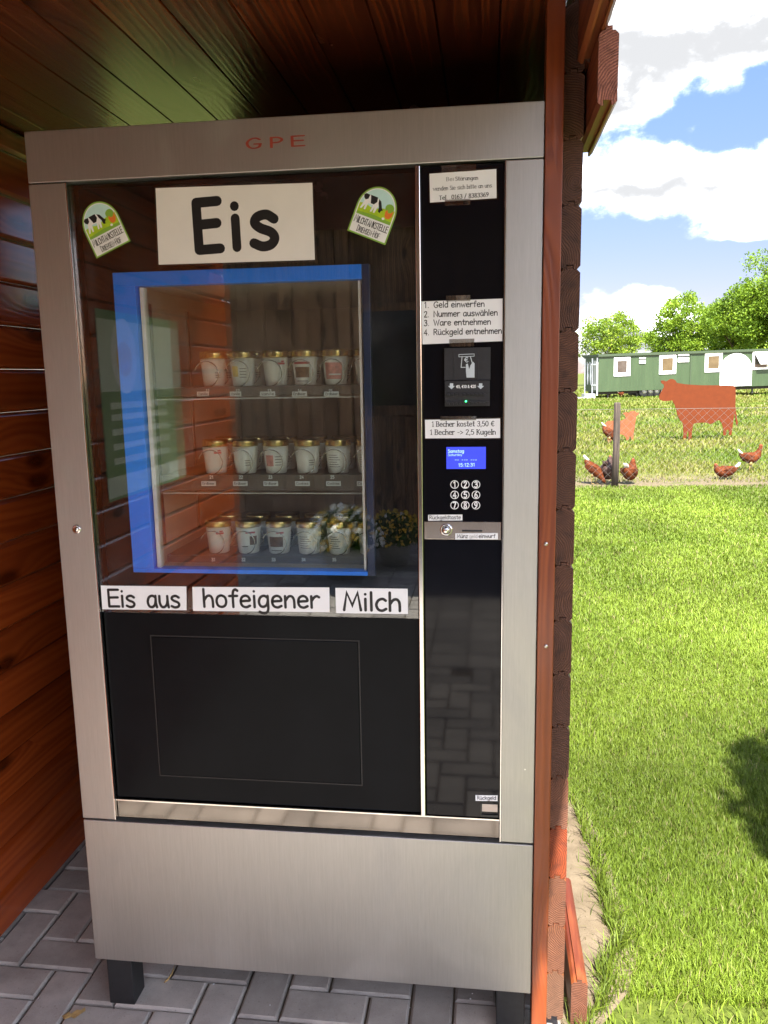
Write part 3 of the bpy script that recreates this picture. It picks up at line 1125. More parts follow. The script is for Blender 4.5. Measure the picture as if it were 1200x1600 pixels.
# ------------------------------------------------------------------ vending machine
def make_machine():
    vm = thing('vending_machine', 'tall steel ice cream vending machine with black glass door and blue framed window', 'vending machine', (0.5, 0.4, 0.0))
    zt, zh, zs, zb = 1.939, 1.842, 0.482, 0.1295
    xl = on_y(105, 290)[0] * 0.5 + on_y(177, 1240)[0] * 0.5      # inner edge of left stile
    xr0 = on_y(789, 252)[0] * 0.5 + on_y(781, 1300)[0] * 0.5     # inner edge of right stile
    xd0 = on_y(650, 262)[0] * 0.5 + on_y(656, 1275)[0] * 0.5
    xd1 = xd0 + 0.0095
    z_sill_t = on_y(400, 1262)[2]
    bs = M['brushed_steel']
    # outer steel
    hd = MB().box(0, 1, 0, 0.03, zh + 0.001, zt).build('header_panel', bs, vm, bevel=0.0015)
    ls = MB().box(0, xl - 0.002, 0, 0.03, zs + 0.004, zh - 0.001).build('stile', bs, vm, bevel=0.0015)
    MB().box(xr0 + 0.002, 1, 0, 0.03, zs + 0.004, zh - 0.001).build('stile', bs, vm, bevel=0.0015)
    MB().box(0, 1, 0.001, 0.03, zb, zs - 0.001).build('kick_panel', bs, vm, bevel=0.0018)
    for x in (xl - 0.0018, xr0):
        MB().box(x, x + 0.0018, -0.001, 0.03, zs + 0.004, zh - 0.001).build('edge_trim', M['bright_steel'], vm)
    mb = MB()
    mb.box(xl + 0.001, xr0 - 0.001, 0.010, 0.03, zs + 0.006, z_sill_t - 0.003)
    mb.build('sill_strip', M['mirror_steel'], vm, bevel=0.0008)
    MB().box(xl + 0.001, xr0 - 0.001, 0.004, 0.03, z_sill_t - 0.0028, z_sill_t).build('sill_edge', M['bright_steel'], vm)
    MB().box(xd0, xd1, 0.0, 0.03, z_sill_t + 0.0005, zh - 0.002).build('divider_strip', M['bright_steel'], vm, bevel=0.0012)
    # cabinet shell
    mb = MB()
    mb.box(0.004, 0.03, 0.0305, 0.80, zb + 0.003, zt - 0.003)
    mb.box(0.97, 0.996, 0.0305, 0.80, zb + 0.003, zt - 0.003)
    mb.box(0.0305, 0.9695, 0.0305, 0.80, zt - 0.03, zt - 0.003)
    mb.box(0.0305, 0.9695, 0.0305, 0.80, zb + 0.003, zb + 0.03)
    mb.box(0.0305, 0.9695, 0.775, 0.80, zb + 0.0305, zt - 0.0305)
    mb.build('cabinet', M['cabinet_grey'], vm)
    for x in (0.018, 0.926):
        mb = MB()
        mb.box(x, x + 0.062, 0.018, 0.075, 0.0, zb + 0.002)
        mb.build('leg', M['black_rubber'], vm, bevel=0.002)
    for x in (0.02, 0.92):
        MB().box(x, x + 0.06, 0.70, 0.75, 0.0, zb + 0.002).build('leg', M['black_rubber'], vm)
    # lock in the left stile
    q = on_y(120, 827)
    mb = MB()
    mb.lathe([(0.0095, 0.0), (0.0095, -0.002), (0.0075, -0.003), (0.0, -0.003)], 24, centre=(q[0], 0, q[2]), axis='y')
    mb.lathe([(0.0055, -0.0031), (0.0055, -0.0045), (0.0, -0.0045)], 20, centre=(q[0], 0, q[2]), axis='y')
    lk = mb.build('lock', M['bright_steel'], ls)
    MB().box(q[0] - 0.0008, q[0] + 0.0008, -0.0049, -0.0046, q[2] - 0.003, q[2] + 0.003).build('keyhole', M['ink'], ls)
    # maker's lettering on the header, flat wide nib
    mb = MB()
    for ch, x0, x1, yb in (('G', 384.5, 409, 233), ('P', 422, 443, 231.5), ('E', 454.5, 476, 229.5)):
        w, st = _strokes(ch, False)
        if ch == 'P':
            st = _strokes('P', False)[1]
        letters(mb, ch, pxl(x0, yb - 0.8), pxl(x1, yb - 1.8), pxh(x0, yb, 15.5), 2.4, 2.3, False, 0, -0.0004)
    mb.build('lettering', M['red_ink'], hd)
    # door: lower black panel, flap, upper glass
    z_mid = on_y(400, 963)[2]
    lo = MB().box(xl + 0.002, xd0 - 0.002, 0.012, 0.03, z_sill_t + 0.002, z_mid - 0.0015).build('lower_panel', M['black_panel'], vm, bevel=0.001)
    fx0, fx1, fz0, fz1 = rect(238, 994, 565, 1224, 0.011)
    fx0 = 0.5 * (fx0 + on_y(249, 1212, 0.011)[0])
    fz0 = on_y(249, 1213, 0.011)[2] * 0.5 + fz0 * 0.5
    mb = MB()
    t_ = 0.0022
    mb.box(fx0 - t_, fx1 + t_, 0.0109, 0.0118, fz1, fz1 + t_)
    mb.box(fx0 - t_, fx0, 0.0109, 0.0118, fz0, fz1)
    mb.box(fx1, fx1 + t_, 0.0109, 0.0118, fz0, fz1)
    mb.box(fx0 - t_, fx1 + t_, 0.0109, 0.0118, fz0 - t_, fz0)
    fr = mb.build('flap_seam', M['ink'], lo)
    MB().box(fx0 + 0.0012, fx1 - 0.0012, 0.0095, 0.0118, fz0 + 0.0012, fz1 - 0.0012).build('flap', M['black_panel'], lo, bevel=0.0012)
    dg = MB().box(xl + 0.002, xd0 - 0.002, 0.006, 0.010, z_mid, zh - 0.006).build('door_glass', M['pane_clear'], vm)
    # window opening behind the glass
    Yb = 0.030
    bx0, bx1, bz0, bz1 = rect(177, 427, 583, 900, Yb)
    bx0 = 0.5 * (bx0 + on_y(207, 897, Yb)[0])
    bx1 = 0.5 * (on_y(580, 412, Yb)[0] + bx1)
    bz1 = 0.5 * (bz1 + on_y(580, 411, Yb)[2])
    ix0 = 0.5 * (on_y(213, 447, Yb)[0] + on_y(238, 890, Yb)[0])
    ix1 = 0.5 * (on_y(566, 433, Yb)[0] + on_y(573, 889, Yb)[0])
    iz1 = 0.5 * (on_y(213, 448, Yb)[2] + on_y(566, 434, Yb)[2])
    iz0 = on_y(400, 891, Yb)[2]
    mb = MB()                                      # black surround, four boards
    X0, X1, ZT, ZB = xl + 0.002, xd0 - 0.002, zh - 0.004, z_mid
    mb.box(X0, X1, Yb + 0.014, Yb + 0.03, bz1, ZT)
    mb.box(X0, X1, Yb + 0.014, Yb + 0.03, ZB, bz0)
    mb.box(X0, bx0, Yb + 0.014, Yb + 0.03, bz0, bz1)
    mb.box(bx1, X1, Yb + 0.014, Yb + 0.03, bz0, bz1)
    mb.build('surround', M['black_panel'], vm)
    mb = MB()
    mb.box(bx0, ix1, Yb, Yb + 0.03, iz1, bz1)
    mb.box(bx0, ix1, Yb, Yb + 0.03, bz0, iz0)
    mb.box(bx0, ix0, Yb, Yb + 0.03, iz0, iz1)
    fr = mb.build('window_frame', M['blue_paint'], vm, bevel=0.001)
    MB().box(ix1 + 0.0005, bx1, Yb + 0.001, Yb + 0.03, bz0, bz1).build('window_frame', M['shaded_blue'], vm, bevel=0.001)
    e = 0.004
    MB().box(ix0 + e, ix0 + e + 0.008, Yb + 0.012, Yb + 0.03, iz0, iz1 - 0.002).build('window_trim', M['shelf_white'], vm)
    MB().box(ix1 - e - 0.005, ix1 - e, Yb + 0.012, Yb + 0.03, iz0, iz1 - 0.002).build('window_trim', M['shelf_white'], vm)
    MB().box(ix0, ix1, Yb + 0.018, Yb + 0.022, iz0, iz1).build('inner_pane', M['inner_clear'], fr)
    # liner
    Y0, Y1 = Yb + 0.0305, 0.70
    mb = MB()
    mb.box(ix0 - 0.03, ix0 - 0.001, Y0, Y1, iz0 - 0.03, iz1 + 0.03)
    mb.box(ix1 + 0.03, ix1 + 0.05, Y0, Y1, iz0 - 0.03, iz1 + 0.03)
    mb.box(ix0 - 0.001, ix1 + 0.03, Y0, Y1, iz1 + 0.001, iz1 + 0.03)
    mb.box(ix0 - 0.001, ix1 + 0.03, Y0, Y1, iz0 - 0.03, iz0 - 0.001)
    mb.box(ix0 - 0.03, ix1 + 0.05, Y1 + 0.0005, Y1 + 0.02, iz0 - 0.03, iz1 + 0.03)
    mb.build('liner', M['liner_grey'], vm)
    # slotted uprights on the liner wall
    for y in (0.085, 0.30):
        MB().box(ix0 + 0.0005, ix0 + 0.004, y, y + 0.012, iz0 + 0.04, iz1 - 0.03).build('shelf_upright', M['wire_steel'], vm)
    # shelves with coils, tags, jars
    global JAR_SPOTS
    JAR_SPOTS = []
    YF = 0.095                                     # front of shelves
    YJ = 0.135                                     # axis of the front jars
    rows = [(602.5, 622, 615.5, [334, 381, 430.5, 478, 526, 574]), (740, 771, 755.5, [340, 386, 432, 481, 529, 577]), (865.5, 893, None, [343, 390, 437, 484, 532, 580])]
    names = [['Vanille', 'Vanille', 'Vanille', 'Erdbeer', 'Erdbeer', ''], ['Erdbeer', 'Erdbeer', 'Erdbeer', 'Cookies', 'Cookies', 'Cookies'], ['', '', '', '', '', '']]
    for r, (yj, ys, yt, xs) in enumerate(rows):
        zj = on_y(430, yj, YJ - 0.02)[2]
        zl = on_y(430, ys, YF)[2]
        mb = MB()
        mb.box(ix0 + 0.004, ix1 + 0.026, YF + 0.0225, 0.68, zj - 0.006, zj - 0.001)
        mb.box(ix0 + 0.004, ix1 + 0.026, YF + 0.003, YF + 0.022, zl + 0.006, zj - 0.001)
        sf = mb.build('shelf', M['cabinet_grey'] if r == 2 else M['shelf_dark'], vm)
        MB().box(ix0 + 0.004, ix1 + 0.026, YF, YF + 0.0025, zl - 0.001, zl + 0.0015).build('shelf_edge', M['shelf_white'], sf)
        for k, x in enumerate(xs):
            pr = MB()
            tg = MB()
            xc = on_y(x, yj, YJ)[0]
            JAR_SPOTS.append((r, k, xc, YJ, zj))
            # coil
            cb = MB()
            pth = []
            R_ = 0.0262
            n = 76
            for i in range(n + 1):
                tn = i / 24.0
                a = math.radians(165) - 2 * math.pi * tn
                fr_ = tn % 1.0
                adv = math.floor(tn) + (fr_ * 0.10 if fr_ < 0.62 else 0.062 + (fr_ - 0.62) / 0.38 * 0.938)
                pth.append((xc - 0.003 + R_ * math.cos(a), YJ - 0.036 + adv * 0.072, zj + 0.0268 + R_ * math.sin(a)))
            cb.tube(pth, 0.0012, 6)
            cb.build('coil', M['wire_steel'], sf)
            num = '%d%d' % (r + 1, k + 1)
            if k < 5:
                yn = ys - 9.0 if r == 0 else (748 if r == 1 else 877)
                xn = x - 13
                letters(pr, num, pxl(xn, yn, YF), pxl(xn + 6, yn, YF), pxh(xn, yn, 4.6, YF), 1.6, 1, False, 0, YF + 0.0024 if False else YF + 0.0022)
            if yt and (k < 5 or r == 1):
                wtag = (9.5, 9.0, 12, 11.5, 11.5, 11)[k] if r == 0 else 11.5
                cx_ = (317, 368, 418, 468, 518, 570)[k] if r == 0 else (326, 375.5, 423, 472.5, 521, 569)[k]
                tx0, tx1, tz0, tz1 = rect(cx_ - wtag, yt - 3.6, cx_ + wtag, yt + 3.8, YF + 0.001)
                if tx1 > ix1 + 0.02:
                    tx1 = ix1 + 0.02
                tg.box(tx0, tx1, YF + 0.0008, YF + 0.0018, tz0, tz1, 0)
                if names[r][k]:
                    h = (tz1 - tz0)
                    letters(tg, names[r][k], (tx0 + h * 0.25, tz0 + h * 0.28), (tx1 - h * 0.25, tz0 + h * 0.28), h * 0.5, 1.2, 1, False, 1, YF + 0.0006)
            if pr.f:
                pr.build('slot_number', M['white_print'], sf)
            if tg.f:
                tg.build('flavour_tag', [M['paper'], M['ink']], sf)
    # payment column
    pc = MB().box(xd1 + 0.002, xr0 - 0.001, 0.006, 0.03, z_sill_t + 0.002, zh - 0.004).build('payment_panel', M['black_gloss'], vm, bevel=0.001)
    Yp = 0.006
    # note reader
    x0, x1, z0, z1 = rect(694, 544, 766, 634, -0.006)
    zc = on_y(730, 594, -0.006)[2]
    mb = MB()
    mb.box(x0, x1, -0.006, Yp, zc, z1)
    mb.box(x0 + 0.001, x1 - 0.001, -0.010, Yp, z0, zc - 0.0008)
    for f in (0.2, 0.73):
        mb.box(x0 + (x1 - x0) * f, x0 + (x1 - x0) * f + 0.0015, -0.0068, -0.0062, zc + 0.001, z1 - 0.001)
    nr = mb.build('note_reader', M['black_plastic'], pc, bevel=0.0012)
    mb = MB()
    zz = on_y(730, 618, -0.011)[2]
    for k in range(10):
        xx = x0 + 0.006 + k * (x1 - x0 - 0.012) / 10
        mb.box(xx, xx + 0.0042, -0.0165, -0.0102, zz, zz + 0.004)
        mb.box(xx, xx + 0.0042, -0.0150, -0.0102, z0 + 0.003, z0 + 0.0065)
    mb.box(x0 + 0.003, x1 - 0.003, -0.0145, -0.0102, z0 + 0.0068, z0 + 0.0085)
    mb.build('note_mouth', M['black_plastic'], nr)
    mb = MB()                                      # pictogram of a hand with a banknote, arrows and note values
    Yq = -0.0072
    def bar(a, b, r_, mat=0, Y_=Yq):
        vs, fs = _ribbon([np.array(pxl(*a, Y_)) * 1000, np.array(pxl(*b, Y_)) * 1000], r_ * 1000, 1.0)
        out = [(v[0] / 1000, Y_, v[1] / 1000) for v in vs]
        mb.add(out, [f if _area(out, f) > 0 else tuple(reversed(f)) for f in fs], mat)
    bar((717, 554), (741, 553), 0.0006)
    bar((717, 557.5), (741, 556.5), 0.0006)
    bar((717, 554), (717, 557.5), 0.0006)
    bar((741, 553), (741, 556.5), 0.0006)
    bar((722, 557), (720.5, 574), 0.0008)
    bar((735, 557), (737.5, 566), 0.0008)
    bar((720.5, 574), (727, 574), 0.0008)
    letters(mb, '€', pxl(725.5, 566, Yq), pxl(732, 565.6, Yq), pxh(728, 566, 7.5, Yq), 1.3, 1, False, 0, Yq)
    poly(mb, [pxl(*p, Yq - 0.0002) for p in ((728, 569), (731, 568), (733, 577), (735, 571), (739, 565), (741.5, 568), (741.5, 590), (729, 590), (728, 580))], Yq - 0.0002, 0)
    Yv = -0.0104
    for cx_ in (705.5, 751):
        poly(mb, [pxl(*p, Yv) for p in ((cx_ - 2.6, 599), (cx_ + 2.6, 599), (cx_ + 2.6, 603), (cx_ + 5.5, 603), (cx_, 608), (cx_ - 5.5, 603), (cx_ - 2.6, 603))], Yv, 0)
    letters(mb, '€5, €10 & €20', pxl(713, 606.2, Yv), pxl(743.5, 605.8, Yv), pxh(728, 606, 4.2, Yv), 1.5, 1, False, 1, Yv)
    mb.build('print', [M['grey_print'], M['white_print']], nr)
    q = on_y(728, 627, -0.0172)
    MB().lathe([(0.0018, 0.003), (0.0018, 0.0), (0.0, -0.0004)], 12, centre=(q[0], -0.0172, q[2]), axis='y').build('indicator_lamp', M['led_green'], nr)
    # display
    x0, x1, z0, z1 = rect(697.5, 698.5, 759, 732.5, Yp)
    ds = MB().box(x0, x1, 0.0048, 0.0059, z0, z1).build('display', M['lcd_glow'], pc)
    mb = MB()
    Yt = 0.0045
    letters(mb, 'Samstag', pxl(700, 707.2, Yt), pxl(725, 707, Yt), pxh(700, 707, 4.6, Yt), 1.2, 1, False, 0, Yt)
    letters(mb, 'Saturday', pxl(700, 712.4, Yt), pxl(722, 712.2, Yt), pxh(700, 712, 3.6, Yt), 0.9, 1, False, 0, Yt)
    letters(mb, '15:12:31', pxl(716, 729, Yt), pxl(742, 728.5, Yt), pxh(716, 729, 4.8, Yt), 1.2, 1, False, 0, Yt)
    for k in range(11):
        if k % 4 != 2:
            letters(mb, '-', pxl(711 + k * 3.5, 720.5, Yt), pxl(713.4 + k * 3.5, 720.3, Yt), pxh(711, 720, 4.4, Yt), 1.2, 1, False, 0, Yt)
    mb.build('readout', M['lcd_text'], ds)
    # keypad
    for k in range(9):
        cx_, cy_ = 710.3 + (k % 3) * 16.7, 757 + (k // 3) * 16.2
        q = on_y(cx_, cy_, Yp)
        mb = MB()
        disc(mb, q[0], q[2], 0.0083, 0.0057, 0)
        disc(mb, q[0], q[2], 0.0083, 0.0055, 1, hole=0.0069)
        letters(mb, str(k + 1), pxl(cx_ - 2.4, cy_ + 4.3, Yp), pxl(cx_ + 2.6, cy_ + 4.2, Yp), pxh(cx_, cy_, 8.6, Yp), 1.5, 1, False, 1, 0.0053)
        mb.build('key', [M['black_gloss'], M['white_print']], pc)
    # coin plate
    x0, x1, z0, z1 = rect(661, 814.5, 783, 843, Yp)
    x1 = min(x1, xr0 - 0.002)
    x0 = max(x0, xd1 + 0.0025)
    cp = MB().box(x0, x1, 0.003, Yp, z0, z1).build('coin_plate', M['plate_steel'], pc, bevel=0.0006)
    q = on_y(697, 828, 0.0)
    mb = MB()
    mb.lathe([(0.0125, 0.003), (0.0125, 0.0012), (0.0105, 0.0), (0.0085, 0.0), (0.0085, 0.0018), (0.0065, 0.0018), (0.0060, -0.0055), (0.0045, -0.0068), (0.0, -0.0068)], 28, centre=(q[0], 0, q[2]), axis='y')
    mb.build('return_button', M['bright_steel'], cp)
    sx0, sx1, sz0, sz1 = rect(722, 828, 753.5, 831, 0.0025)
    MB().box(sx0, sx1, 0.0022, 0.0032, sz0, sz1).build('coin_slot', M['ink'], cp)
    # change tray
    x0, x1, z0, z1 = rect(751, 1255, 778, 1276, Yp)
    mb = MB()
    mb.box(x0, x1, 0.003, 0.0055, z0, z0 + 0.004)
    mb.box(x0, x0 + 0.002, 0.0035, 0.0055, z0 + 0.0045, z1)
    mb.box(x0 + 0.003, x1 - 0.001, 0.0045, 0.0055, z0 + 0.011, z1 - 0.001, 1)
    mb.build('change_tray', [M['black_plastic'], M['liner_grey']], pc)
    return xd1, xr0


XD1, XR0 = make_machine()


# ------------------------------------------------------------------ jars
def make_jars():
    def label_art(mb, kind, R_):
        # small wrapped print on the front of the jar
        def patch(a0, a1, z0, z1, mat, off=0.0004):
            n = 6
            vs = []
            for i in range(n + 1):
                a = math.radians(a0 + (a1 - a0) * i / n)
                for z in (z0, z1):
                    r = R_(z) + off
                    vs.append((r * math.sin(a), -r * math.cos(a), z))
            mb.add(vs, [(2 * i, 2 * i + 2, 2 * i + 3, 2 * i + 1) for i in range(n)], mat)
        if kind == 'plain':
            for k in range(3):
                patch(18, 44, 0.018 + k * 0.005, 0.0195 + k * 0.005, 3)
        elif kind == 'vanilla':
            patch(-34, 0, 0.020, 0.042, 5)
            for k in range(4):
                patch(8, 40, 0.018 + k * 0.006, 0.0195 + k * 0.006, 3)
        elif kind == 'script':
            patch(14, 50, 0.044, 0.048, 1)
            patch(30, 46, 0.049, 0.052, 1)
        elif kind == 'nuts':
            patch(-38, 40, 0.044, 0.0485, 1)
            patch(-34, 38, 0.016, 0.038, 2, 0.0005)
            patch(-30, 30, 0.008, 0.0095, 3)
        elif kind == 'berry':
            patch(-40, 2, 0.016, 0.040, 4)
            for k in range(4):
                patch(10, 48, 0.018 + k * 0.006, 0.0195 + k * 0.006, 3)
        elif kind == 'choc':
            patch(-6, 40, 0.046, 0.050, 1)
            patch(12, 50, 0.020, 0.040, 2)
            patch(-30, 2, 0.016, 0.018, 3)
        elif kind == 'chocs':
            patch(-36, 36, 0.016, 0.039, 2)
            patch(-30, 30, 0.007, 0.0085, 3)
            patch(6, 40, 0.046, 0.050, 1)
        elif kind == 'pinkish':
            patch(-40, 46, 0.012, 0.046, 4)
            patch(-20, 40, 0.020, 0.023, 0, 0.0007)
        elif kind == 'lines':
            for k in range(6):
                patch(-40, 20 - (k % 3) * 8, 0.014 + k * 0.005, 0.0152 + k * 0.005, 3)

    def jar(kind):
        r0, r1, h = 0.0225, 0.0275, 0.056
        R_ = lambda z: r0 + (r1 - r0) * min(1, max(0, z / h))
        root = thing('ice_cream_jar', None, None)
        mb = MB()
        mb.lathe([(0.0, 0.0), (r0 - 0.002, 0.0), (r0, 0.002), (r1, h), (r1 - 0.002, h + 0.003), (0.0, h + 0.003)], 28)
        label_art(mb, kind, R_)
        mb.build('jar', [M['jar_white'], M['label_red'], M['label_brown'], M['ink'], M['label_pink'], M['label_yellow']], root, loc=(0, 0, 0))
        mb = MB()
        z = h + 0.0032
        mb.lathe([(0.0, z), (0.0285, z), (0.0290, z + 0.002), (0.0283, z + 0.005), (0.0292, z + 0.007), (0.0284, z + 0.010), (0.0286, z + 0.013), (0.0265, z + 0.0145), (0.0, z + 0.0145)], 28)
        mb.build('lid', M['gold_lid'], root, loc=(0, 0, 0))
        return root

    shelf = ('top', 'middle', 'bottom')
    kinds = [['plain', 'vanilla', 'script', 'nuts', 'pinkish', 'plain'], ['script', 'plain', 'berry', 'plain', 'lines', 'lines'], ['script', 'choc', 'chocs', 'lines', 'lines', 'plain']]
    desc = {'plain': 'plain white', 'vanilla': 'white jar, yellow picture', 'script': 'white jar with red script', 'nuts': 'white jar with brown picture',
            'pinkish': 'white jar with a pink label', 'berry': 'white jar, pink berry picture', 'choc': 'white jar, brown spot on its side', 'chocs': 'white jar, brown chocolate picture', 'lines': 'white jar with fine printed lines'}
    order = ('first', 'second', 'third', 'fourth', 'fifth', 'sixth')
    made = {}
    for r, k, x, y, z in JAR_SPOTS:
        kind = kinds[r][k]
        if kind not in made:
            j = made[kind] = jar(kind)
        else:
            j = copy_tree(made[kind])
        d = desc[kind]
        if 'jar' not in d:
            d += ' jar'
        tag(j, '%s, gold lid, %s from left on %s shelf' % (d, order[k], shelf[r]), 'jar', 'ice cream jars in the machine')
        jr = random.Random(r * 31 + k)
        j.location = (x + jr.uniform(-0.0015, 0.0015), y + jr.uniform(-0.002, 0.003), z)
        j.rotation_euler = (0, 0, math.radians(random.Random(r * 7 + k).uniform(-10, 10)))
        if k < 5:
            b = copy_tree(made['plain'])
            tag(b, 'white jar with gold lid standing behind the %s front jar of the %s shelf' % (order[k], shelf[r]), 'jar', 'ice cream jars in the machine')
            b.location = (x + 0.001, y + 0.078, z)


made_plain = None
make_jars()


# ------------------------------------------------------------------ papers and stickers on the machine
def paper_sheet(name, label, corners, mat='paper', film=None, Y=0.0052, thick=0.0006):
    """corners in the picture: top left, top right, bottom right, bottom left, all on the plane Y"""
    P = [pxl(*c, Y) for c in corners]
    th = thing(name, label, 'sign' if 'label' not in name else 'label', ((P[0][0] + P[1][0]) / 2, Y, P[3][1]))
    mb = MB()
    vs = [(p[0], Y, p[1]) for p in P] + [(p[0], Y + thick, p[1]) for p in P]
    mb.add(vs, [(3, 2, 1, 0), (4, 5, 6, 7), (0, 1, 5, 4), (1, 2, 6, 5), (2, 3, 7, 6), (3, 0, 4, 7)])
    mb.build('paper', M[mat], th)
    if film:
        c = np.mean(np.array(P), axis=0)
        mb = MB()
        e = film
        Q = [(p[0] + (e if p[0] > c[0] else -e), p[1] + (e if p[1] > c[1] else -e)) for p in P]
        vs = [(p[0], Y - 0.0003, p[1]) for p in Q]
        mb.add(vs, [(3, 2, 1, 0)])
        # a thin clear sleeve rim round the sheet
        vs = [(p[0], Y - 0.0002, p[1]) for p in P] + [(p[0], Y - 0.0002, p[1]) for p in Q]
        mb2 = MB()
        mb2.add(vs, [(0, 1, 5, 4), (1, 2, 6, 5), (2, 3, 7, 6), (3, 0, 4, 7)])
        mb2.build('film_edge', M['film'], th)
    return th


def write(th, lines, Y=0.0049, mat='ink', name='lettering'):
    mb = MB()
    for (txt, a, b, cap, wt, nib, serif) in lines:
        letters(mb, txt, pxl(*a, Y), pxl(*b, Y), pxh(a[0], a[1], cap, Y), wt, nib, serif, 0, Y)
    mb.build(name, M[mat], th)


def tape(th, x0, y0, x1, y1, Y=0.0046):
    r = rect(x0, y0, x1, y1, Y)
    MB().box(r[0], r[1], Y - 0.0001, Y, r[2], r[3]).build('tape', M['tape'], th)


def make_signs():
    Y = 0.0049
    s = paper_sheet('paper_sign', 'large white sheet reading Eis above the blue framed window', [(243, 294), (488, 285.5), (492, 406), (248, 413.5)], 'paper_warm', 0.004)
    # big round letters
    mb = MB()
    letters(mb, 'E', pxl(307, 391, Y), pxl(346, 389, Y), pxh(307, 391, 74, Y), 1.6, 1, False, 0, Y)
    letters(mb, 'i', pxl(362, 387, Y), pxl(378.6, 386, Y), pxh(366, 387, 70, Y), 1.6, 1, False, 0, Y)
    letters(mb, 's', pxl(392.5, 385, Y), pxl(434, 384, Y), pxh(400, 386, 74, Y), 1.6, 1, False, 0, Y)
    mb.build('lettering', M['ink'], s)
    s = paper_sheet('paper_sign', 'white paper strip reading Eis aus under the window', [(157.5, 915), (291, 916.5), (291.5, 953.5), (160, 952)])
    write(s, [('Eis', (169, 947.5), (212, 948.5), 26, 1.15, 1, False)])
    write(s, [('aus', (230, 948.5), (282, 949), 26.5, 1.15, 1, False)])
    s = paper_sheet('paper_sign', 'wide white paper strip reading hofeigener under the window', [(300.5, 917), (514.5, 918), (515, 956.5), (301.5, 954.5)])
    write(s, [('hofeigener', (317.5, 948), (500, 949.5), 26.5, 1.15, 1, False)])
    s = paper_sheet('paper_sign', 'white paper strip reading Milch under the window', [(524, 918.5), (637, 920), (637.5, 959.5), (525, 958)])
    write(s, [('Milch', (536, 953), (627, 954.5), 27, 1.2, 1, False)])
    # notice about faults
    s = paper_sheet('paper_sign', 'laminated notice with a phone number at the top of the payment column', [(671, 271.5), (775.5, 264), (776, 309.5), (672, 316.5)], 'paper', 0.003)
    write(s, [('Bei', (697, 282.9), (709.3, 282.4), 5.8, 0.8, 1.4, False), ('Störungen', (711.5, 282.2), (747, 280.6), 5.8, 1.25, 1.6, True),
              ('wenden Sie sich bitte an uns.', (676.8, 298.2), (770.5, 292.4), 6.0, 0.95, 1.4, True),
              ('Tel.', (686, 312.2), (699.5, 311.4), 6.2, 1.3, 1.6, True), ('0163 / 8383369', (705.5, 311), (763.5, 307), 6.4, 1.35, 1.6, True)])
    tape(s, 695, 312.5, 735, 320)
    tape(s, 690, 258.5, 744, 267)
    # how to buy
    s = paper_sheet('paper_sign', 'white sheet with four numbered instructions above the note reader', [(658.5, 471), (785.5, 466.5), (785, 533), (660, 538)], 'paper')
    ln = []
    for k, (txt, x1, yl, yr) in enumerate((('Geld einwerfen', 757, 480.5, 479), ('Nummer auswählen', 777.5, 495, 492.6), ('Ware entnehmen', 767, 508.6, 506.8), ('Rückgeld entnehmen', 784, 523.2, 521))):
        ln.append(('%d.' % (k + 1), (662.5, yl + 0.6), (670.5, yl + 0.4), 8.8, 1.15, 1, False))
        ln.append((txt, (677.5, yl), (x1, yr), 8.8, 1.15, 1, False))
    write(s, ln)
    tape(s, 697, 462, 735, 470)
    tape(s, 702, 530, 741, 541)
    # price
    s = paper_sheet('paper_sign', 'small white price card below the note reader', [(664, 656), (781.5, 654), (781.5, 684.5), (664.5, 685)], 'paper', 0.0025)
    write(s, [('1 Becher kostet 3,50 €', (674.5, 666.6), (772.5, 665.8), 7.8, 1.2, 1.6, True), ('1 Becher -> 2,5 Kugeln', (671.8, 679.2), (774.5, 678.8), 7.8, 1.2, 1.6, True)])
    tape(s, 688, 650.5, 744, 656.5)
    # little stick-on labels
    s = paper_sheet('sticky_label', 'white label reading Rückgeldtaste above the coin return button', [(669, 804.5), (722.5, 804), (722.5, 813.2), (669, 813.6)], 'paper', None, 0.0052)
    write(s, [('Rückgeldtaste', (671, 811.3), (720, 811), 5.6, 1.1, 1, False)])
    s = paper_sheet('sticky_label', 'worn white label reading Münzgeldeinwurf under the coin slot', [(711.5, 833.5), (778, 833), (778, 842.8), (711.5, 843)], 'paper', None, 0.0020)
    write(s, [('Münz', (714, 840.6), (731, 840.5), 5.6, 1.1, 1, False), ('einwurf', (748, 840.4), (774, 840.3), 5.6, 1.1, 1, False), ('geld', (733.5, 840.5), (746, 840.4), 5.2, 0.45, 1, False)], 0.0016)
    s = paper_sheet('sticky_label', 'white label reading Rückgeld above the change tray', [(743, 1242.5), (777.5, 1243), (777.5, 1251.8), (743, 1251.3)], 'paper', None, 0.0052)
    write(s, [('Rückgeld', (745.5, 1249.2), (775, 1249.6), 5.4, 1.1, 1, False)])


make_signs()


